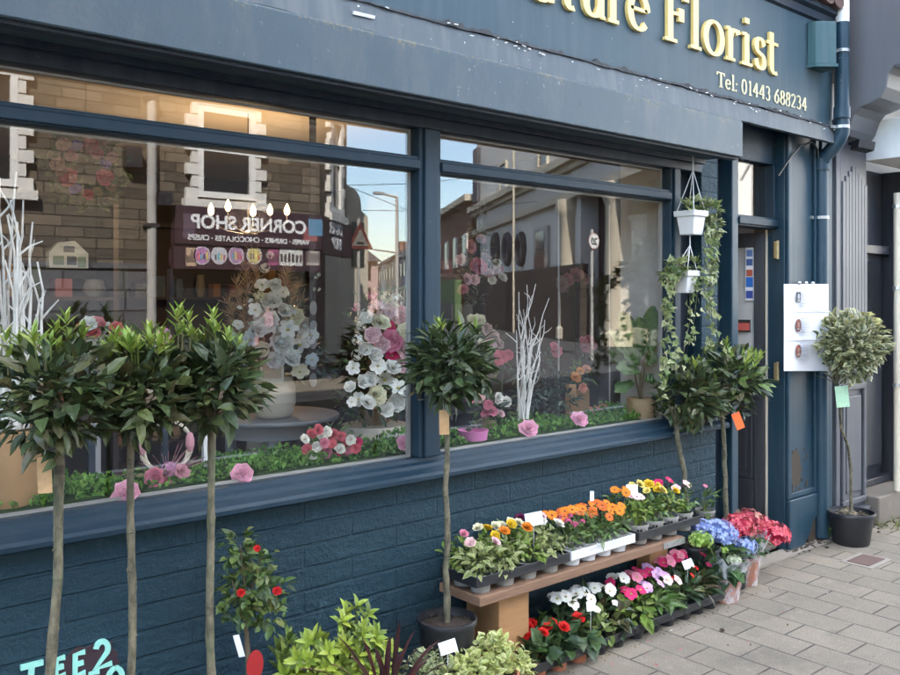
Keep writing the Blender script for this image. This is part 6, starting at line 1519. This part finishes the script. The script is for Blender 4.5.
# ---- side street running away opposite: rendered building, brick terrace, houses
O0 = (20.2, -11.0); SD = (.521, -.854); SN = (-.854, -.521)
def sp(s, off=0., z=0.): return (O0[0]+SD[0]*s+SN[0]*off, O0[1]+SD[1]*s+SN[1]*off, z)
sd3, sn3, zz = (SD[0], SD[1], 0), (SN[0], SN[1], 0), (0, 0, 1)
def solve(px, py):
    """position s and height on the side-street facade of what the glass shows at px,py"""
    a = YAW+atan((px-CX)/FPX); k = tan(a); s = (20.2-13.65*k)/(k*.854-.521); x = 20.2+.521*s; d = 13.65+.854*s
    dep = x*sin(YAW)+d*cos(YAW); return s, CAMZ+(HY-py)*dep/FPX
def sbox(b, s0, s1, o0, o1, z0, z1, col=(.5, .5, .5)):
    c = sp((s0+s1)/2, (o0+o1)/2, (z0+z1)/2); b.obox(c, sd3, sn3, zz, (s1-s0)/2, (o1-o0)/2, (z1-z0)/2, col)
WB = thing('rendered_building', 'pale rendered building with cornices and columns on the side street opposite', 'building', sp(12))
def wp_(name, m, fn, parent=None):
    b = MB(); fn(b); return b.build(name, m, parent or WB)
s1 = solve(477, 214)[0]; zc = (solve(476, 214)[1]+solve(530, 187)[1])/2; zm = (solve(486, 232)[1]+solve(558, 205)[1])/2; zd = (solve(500, 268)[1]+solve(560, 276)[1])/2
print('facade', s1, zc, zm, zd)
wp_('wall', M['render_w'], lambda b: (sbox(b, -.5, s1, -9, 0, zm, zc+4.5), sbox(b, 9.5, s1, -9, -.001, -.1, zm-.001), sbox(b, -.5, 9.5, -9, -.8, -.1, zm-.001), sbox(b, -.5, .4, -.79, -.001, -.1, zm-.001)))
wp_('frieze', M['roughcast'], lambda b: sbox(b, -.5, s1-.6, .001, .10, zm+.35, zc-.25))
wp_('cornice', M['render_c'], lambda b: (sbox(b, -.6, s1+.2, .001, .55, zc, zc+.3), sbox(b, -.6, s1+.15, .001, .3, zc-.22, zc-.001), sbox(b, -.6, s1, .001, .3, zm, zm+.28)))
wp_('end_pilaster', M['slate'], lambda b: [sbox(b, s1-1.2, s1, .002, .25, z*.8, z*.8+.76) for z in range(0, int((zc+4)/.8)) if not (zm-.8 < z*.8 < zm+.3 or zc-1. < z*.8 < zc+.4)])
def wwin(px, py0, py1, w, name='window'):
    s, zt = solve(px, py0); z0 = solve(px, py1)[1]; f = MB()
    sbox(f, s-w/2-.12, s+w/2+.12, .001, .12, z0-.1, z0); sbox(f, s-w/2-.12, s-w/2, .001, .12, z0+.001, zt); sbox(f, s+w/2, s+w/2+.12, .001, .12, z0+.001, zt); sbox(f, s-w/2-.12, s+w/2+.12, .001, .14, zt+.001, zt+.14)
    fr = f.build(name, M['render_c'], WB); g = MB(); sbox(g, s-w/2, s+w/2, .001, .05, z0, zt); g.build('pane', M['darkglass'], fr); return fr
for px, a_, e_ in ((505, 165, 192), (545, 132, 165), (590, 95, 140)): wwin(px, a_, e_, 1.3)
for px in (497.5, 509.5, 523):
    s, zt = solve(px, 236); z0 = solve(px, 262)[1]; b = MB(); c = sp(s, .06, (zt+z0)/2)
    for k in range(26):
        a = 2*pi*k/26; b.ball(mad(mad(c, sd3, .62*cos(a)), zz, (zt-z0)/2*sin(a)), .22, 6, (.07, .075, .08))
    b.build('wreath_ornament', M['slate'], WB)
s, zt = solve(544, 232); z0 = solve(544, 272)[1]
b = MB(); sbox(b, s-1.1, s+1.1, .001, .16, z0-.3, zt+.2); dr = b.build('door', M['pipe_grey'], WB)
b = MB(); sbox(b, s-.8, s+.8, .161, .19, z0, zt-(zt-z0)*.5); sbox(b, s-.8, s+.8, .161, .19, z0-.28, z0-.01); b.build('door_panel', M['rust'], dr)
b = MB(); sbox(b, s-.7, s+.7, .161, .18, zt-(zt-z0)*.48, zt); b.build('pane', M['darkglass'], dr)
wp_('hoarding', M['brick_dk'], lambda b: sbox(b, 8.0, s1+1.5, .2, .5, -.15, zd))
for px, r in ((573, .42), (622, .45)):
    s = solve(px, 240)[0]; b = MB(); c = sp(s, .1, 0); b.lathe(c, [(r*1.3, -.1), (r*1.3, .3), (r, .4), (r*.9, zm-.7), (r*1.0, zm-.65), (r*1.3, zm-.35), (r*1.35, zm-.01)], 20); b.build('column', M['render_c'], WB, True)
wp_('shop_recess', M['darkred'], lambda b: sbox(b, .4, 9.5, -.78, -.70, 0, zm-.02))
wp_('shop_window', M['darkglass'], lambda b: [sbox(b, x, x+2.2, -.69, -.66, .5, zm-1.5) for x in (.9, 3.8, 6.6)])
wp_('stall_front', M['render_c'], lambda b: [sbox(b, x, x+2.4, -.65, -.2, 0, .49) for x in (.8, 3.7, 6.5)])
b = MB(); s, z = solve(528, 200); b.tube([sp(s-.2, .7, -.15), sp(s-.2, .7, zc+3)], .05, 8); tag(b.build('telegraph_pole', M['render_c']), 'pale pole standing before the rendered building opposite', 'pole')
for k in range(3):
    pass
BBd = thing('brick_terrace', 'brown brick terrace house beyond the rendered building', 'house', sp(s1+6))
zb_ = (solve(452, 207)[1]); sA, sB = s1+1.5, s1+22
b = MB(); sbox(b, sA, sB, -8, 0, -.2, zb_-.4); b.build('wall', M['brick'], BBd)
b = MB(); sbox(b, sA-.2, sB+.2, -8.2, .5, zb_-.4, zb_); b.build('eaves', M['render_c'], BBd)
for k in range(5):
    for z in (3.6,):
        b = MB(); s = sA+2.2+k*3.8; sbox(b, s-.8, s+.8, .001, .1, z-.1, z+2.0); w_ = b.build('window', M['render_w'], BBd); b = MB(); sbox(b, s-.6, s+.6, .101, .12, z+.1, z+1.85); b.build('pane', M['darkglass'], w_)
b = MB(); sbox(b, sA+1, sB, .5, .9, .0, 2.6); b.build('shop_awning', simple('green_awning', (.08, .13, .05), .7), BBd)
b = MB()
for k in range(14): sbox(b, sA+k*1.4, sA+k*1.4+1.2, 1.2, 1.3, 0, 1.1)
b.build('railing', M['slate'], BBd)
rnd = random.Random(12); s = s1+26
for k in range(8):
    L = rnd.uniform(6, 9); h = rnd.uniform(5.6, 6.6)-.05*k
    T = thing('terrace_house', f'{["cream", "white", "pink", "grey"][k % 4]} rendered terrace house with slate roof, {ORD[min(k, 5)].replace("from left", "along")} in the far row' if k < 6 else f'{"pale" if k == 6 else "weathered"} terrace house at the far end of the row', 'house', sp(s), 'terrace houses down the side street')
    m = [M['render_c'], M['render_w'], M['render_p'], M['pipe_grey']][k % 4]
    b = MB(); sbox(b, s, s+L, -8, 0, -.2, h); b.build('wall', m, T)
    b = MB(); v = [sp(s, .4, h-.1), sp(s+L, .4, h-.1), sp(s+L, -4, h+2.4), sp(s, -4, h+2.4), sp(s+L, -8.3, h-.1), sp(s, -8.3, h-.1)]; b.add(v, [(0, 1, 2, 3), (3, 2, 4, 5), (0, 3, 5), (1, 4, 2), (0, 5, 4, 1)]); rf = b.build('roof', M['slate'], T)
    b = MB(); sbox(b, s+.2, s+1.3, -4.8, -3.3, h+1.3, h+3.6); b.build('chimney', M['brick'], rf)
    for q in (1.6, L-1.8):
        for z in (.9, 3.7):
            b = MB(); sbox(b, s+q-.6, s+q+.6, .001, .08, z, z+1.4); b.build('window', M['darkglass'], T)
    s += L+.05
# left side of the side street: gable, far house
GB_ = thing('gabled_house', 'beige building with rounded gable behind the corner shop', 'building', (12.3, -15.5, 0))
gx0, gx1 = op(345, 230, 15.5)[0], op(369, 230, 15.5)[0]; gz1_ = op(358, 186, 15.5)[2]
b = MB(); xm_ = (gx0+gx1)/2-.3; b.prism([(gx0-1, -.1), (gx1, -.1), (gx1, gz1_-.75), (xm_+.45, gz1_-.6)]+[(xm_+.45*cos(a), gz1_-.45+.45*sin(a)) for a in [pi*k/8 for k in range(9)]]+[(gx0-1, gz1_-.4)], 'y', -19, -15.5); b.build('wall', M['render_c'], GB_)
b = MB(); b.box(gx1-.5, gx1-.15, -15.49, -15.45, gz1_-2., gz1_-.9); b.build('window', M['darkglass'], GB_)
FH = thing('far_house', 'small pink house at the bend of the side street', 'house', (38, -62, 0))
fx0, fx1 = op(350, 280, 60)[0], op(378, 280, 60)[0]
b = MB(); b.box(fx0-10, fx1, -68, -60, -.2, 4.6); b.build('wall', M['render_p'], FH); b = MB(); b.prism([(-59.6, 4.6), (-64, 6.8), (-68.4, 4.6)], 'x', fx0-10.2, fx1+.2); b.build('roof', M['slate'], FH)
b = MB(); [b.box(fx1-x, fx1-x+1.2, -59.99, -59.9, z, z+1.5) for x in (2, 5, 8) for z in (.8, 3.)]; b.build('window', M['darkglass'], FH)
# lamp post, signs
lp = op(397.5, 297, 30); t = thing('street_lamp', 'tall slim street lamp on the side street opposite', 'street lamp', (lp[0], lp[1], 0)); zt = op(397, 197, 30)[2]
b = MB(); b.tube([(lp[0], lp[1], -.15), (lp[0], lp[1], zt)], [.11, .07], 8); b.tube([(lp[0], lp[1], zt), (lp[0]-.9, lp[1], zt+.1)], .05, 6); b.tube([(lp[0], lp[1], zt-2.6), (lp[0]-1.3, lp[1], zt-2.5)], .04, 6); b.build('pole', M['pipe_grey'], t, True)
b = MB(); b.box(lp[0]-1.3, lp[0]-.8, lp[1]-.12, lp[1]+.12, zt+.04, zt+.16); b.build('lamp_head', M['pipe_grey'], t)
lp = op(361, 240, 14); t = thing('warning_sign', 'triangular road warning sign behind the corner shop', 'road sign', (lp[0], lp[1], 0)); z = lp[2]
b = MB(); b.tube([(lp[0], lp[1]-.06, -.15), (lp[0], lp[1]-.06, z+.5)], .04, 8); b.build('pole', M['pipe_grey'], t)
def tri(r): return [(lp[0]+r*sin(a), z+r*cos(a)) for a in (0, 2*pi/3, 4*pi/3)]
b = MB(); b.prism(tri(.42), 'y', lp[1], lp[1]+.012, (.13, .035, .03)); b.prism(tri(.27), 'y', lp[1]+.0125, lp[1]+.016, (.2, .185, .16)); b.box(lp[0]-.10, lp[0]+.10, lp[1]+.0165, lp[1]+.019, z-.10, z-.05, (.03, .03, .03)); b.build('sign_plate', M['plainv'], t)
s_, z = solve(595, 241); c = op(595, 241, 12.0); t = thing('speed_sign', 'round white twenty limit sign on a post across the road', 'road sign', (c[0], c[1], 0)); r = .18
b = MB(); b.tube([(c[0], c[1]-.06, -.15), (c[0], c[1]-.06, c[2]+.3)], .04, 8); b.build('pole', M['pipe_grey'], t)
b = MB(); b.prism([(c[0]+r*1.15*cos(a), c[2]+r*1.15*sin(a)) for a in [2*pi*k/28 for k in range(28)]], 'y', c[1], c[1]+.01, (.5, .32, .3)); b.prism([(c[0]+r*cos(a), c[2]+r*sin(a)) for a in [2*pi*k/28 for k in range(28)]], 'y', c[1]+.0105, c[1]+.014, (.75, .75, .73)); pl = b.build('sign_plate', M['plainv'], t)
sans('numerals', '20', .25, M['charcoal'], pl, (c[0], c[1]+.018, c[2]-.09), 1, 1., .02, .003)
# overhead wires
for k, (pa, pb) in enumerate((((352, 181), (436, 176)), ((355, 206), (436, 204)), ((368, 190), (436, 214)))):
    a, e = op(pa[0], pa[1], 24), op(pb[0], pb[1], 24); b = MB(); d = vsub(e, a); a2, e2 = mad(a, d, -1.), mad(e, d, 1.5)
    b.tube([a2, mad(mixc(a2, e2, .5), (0, 0, -1), .25), e2], .012, 4); tag(b.build('overhead_wire', M['charcoal']), ['topmost thin wire crossing the reflected sky', 'middle thin wire crossing the reflected sky', 'lowest sagging wire crossing the reflected sky'][k], 'wire', 'overhead wires')

# ================================================================== LIGHT, SKY, CAMERA
k = NT('fill_cloud'); tl = k.new('ShaderNodeBsdfTranslucent'); tl.inputs[0].default_value = (.97, .97, .97, 1); k.link(tl.outputs[0], k.out.inputs['Surface']); M['fill_cloud'] = k.m  # unseen clouds added overhead to scatter white light into the shaded street
rnd = random.Random(31)
for (x, y, rx, ry, h) in ((-40, -140, 130, 80, 240), (150, -120, 110, 70, 250), (60, -260, 170, 90, 270), (-190, -230, 130, 90, 260), (290, -220, 130, 90, 275), (-150, -90, 90, 50, 235), (80, -60, 80, 45, 230)):
    b = MB(); n, m = 40, 12; vs = []; fs = []; ph = [rnd.uniform(0, 6) for _ in range(6)]
    for i in range(m+1):
        el = -pi/2+pi*i/m
        for j in range(n):
            a = 2*pi*j/n; q = 1+.14*sin(3*a+ph[0])+.09*sin(5*a+ph[1]+el*2)+.06*sin(9*a+ph[2]+el*3)
            zz_ = sin(el)*(26 if el > 0 else 9)*(1+.3*sin(4*a+ph[3]+5*el)+.2*sin(7*a+ph[4]))
            vs.append((x+rx*q*(cos(el)+.001)*cos(a), y+ry*q*(cos(el)+.001)*sin(a), h+zz_))
    for i in range(m):
        for j in range(n): fs.append((i*n+j, i*n+(j+1) % n, (i+1)*n+(j+1) % n, (i+1)*n+j))
    b.add(vs, fs); kind(b.build('fill_cloud', M['fill_cloud'], None, True), 'structure')
EL, AZ = radians(40), radians(-37)              # sun stands behind the florist, to the right
w = bpy.data.worlds.new('World'); bpy.context.scene.world = w; w.use_nodes = True
nt = w.node_tree; bg = nt.nodes['Background']; sky = nt.nodes.new('ShaderNodeTexSky'); sky.sky_type = 'NISHITA'; sky.sun_disc = False
sky.sun_elevation = EL; sky.sun_rotation = AZ; sky.dust_density = .8; sky.air_density = 1.0; sky.ozone_density = 1.5
nt.links.new(sky.outputs[0], bg.inputs[0]); bg.inputs[1].default_value = .15
sl = bpy.data.lights.new('sun', 'SUN'); sl.energy = 4.2; sl.angle = radians(.53); sl.color = (1, .95, .87)
so = bpy.data.objects.new('sun', sl); COL.objects.link(so)
import mathutils
sv = mathutils.Vector((sin(AZ)*cos(EL), cos(AZ)*cos(EL), sin(EL))); so.rotation_euler = sv.to_track_quat('Z', 'Y').to_euler(); so.location = (0, 6, 14)
sc = bpy.context.scene
cam = bpy.data.cameras.new('camera'); cam.sensor_width = 36; cam.sensor_fit = 'HORIZONTAL'; cam.lens = FPX/900*36; cam.shift_y = -(337.5-HY)/900
cam.clip_start = .05; cam.clip_end = 500
co = bpy.data.objects.new('camera', cam); COL.objects.link(co); co.location = (0, CAMY, CAMZ); co.rotation_euler = (pi/2, 0, -YAW); sc.camera = co
sc.render.engine = 'CYCLES'; cy = sc.cycles
cy.max_bounces = 7; cy.diffuse_bounces = 4; cy.glossy_bounces = 3; cy.transparent_max_bounces = 16; cy.transmission_bounces = 2
cy.caustics_reflective = False; cy.caustics_refractive = False; cy.sample_clamp_indirect = 6; cy.use_denoising = True
try: cy.denoiser = 'OPENIMAGEDENOISE'
except Exception: pass
vs_ = sc.view_settings; vs_.view_transform = 'Standard'; vs_.look = 'None'; vs_.exposure = 3.25; vs_.gamma = 1; vs_.use_curve_mapping = False
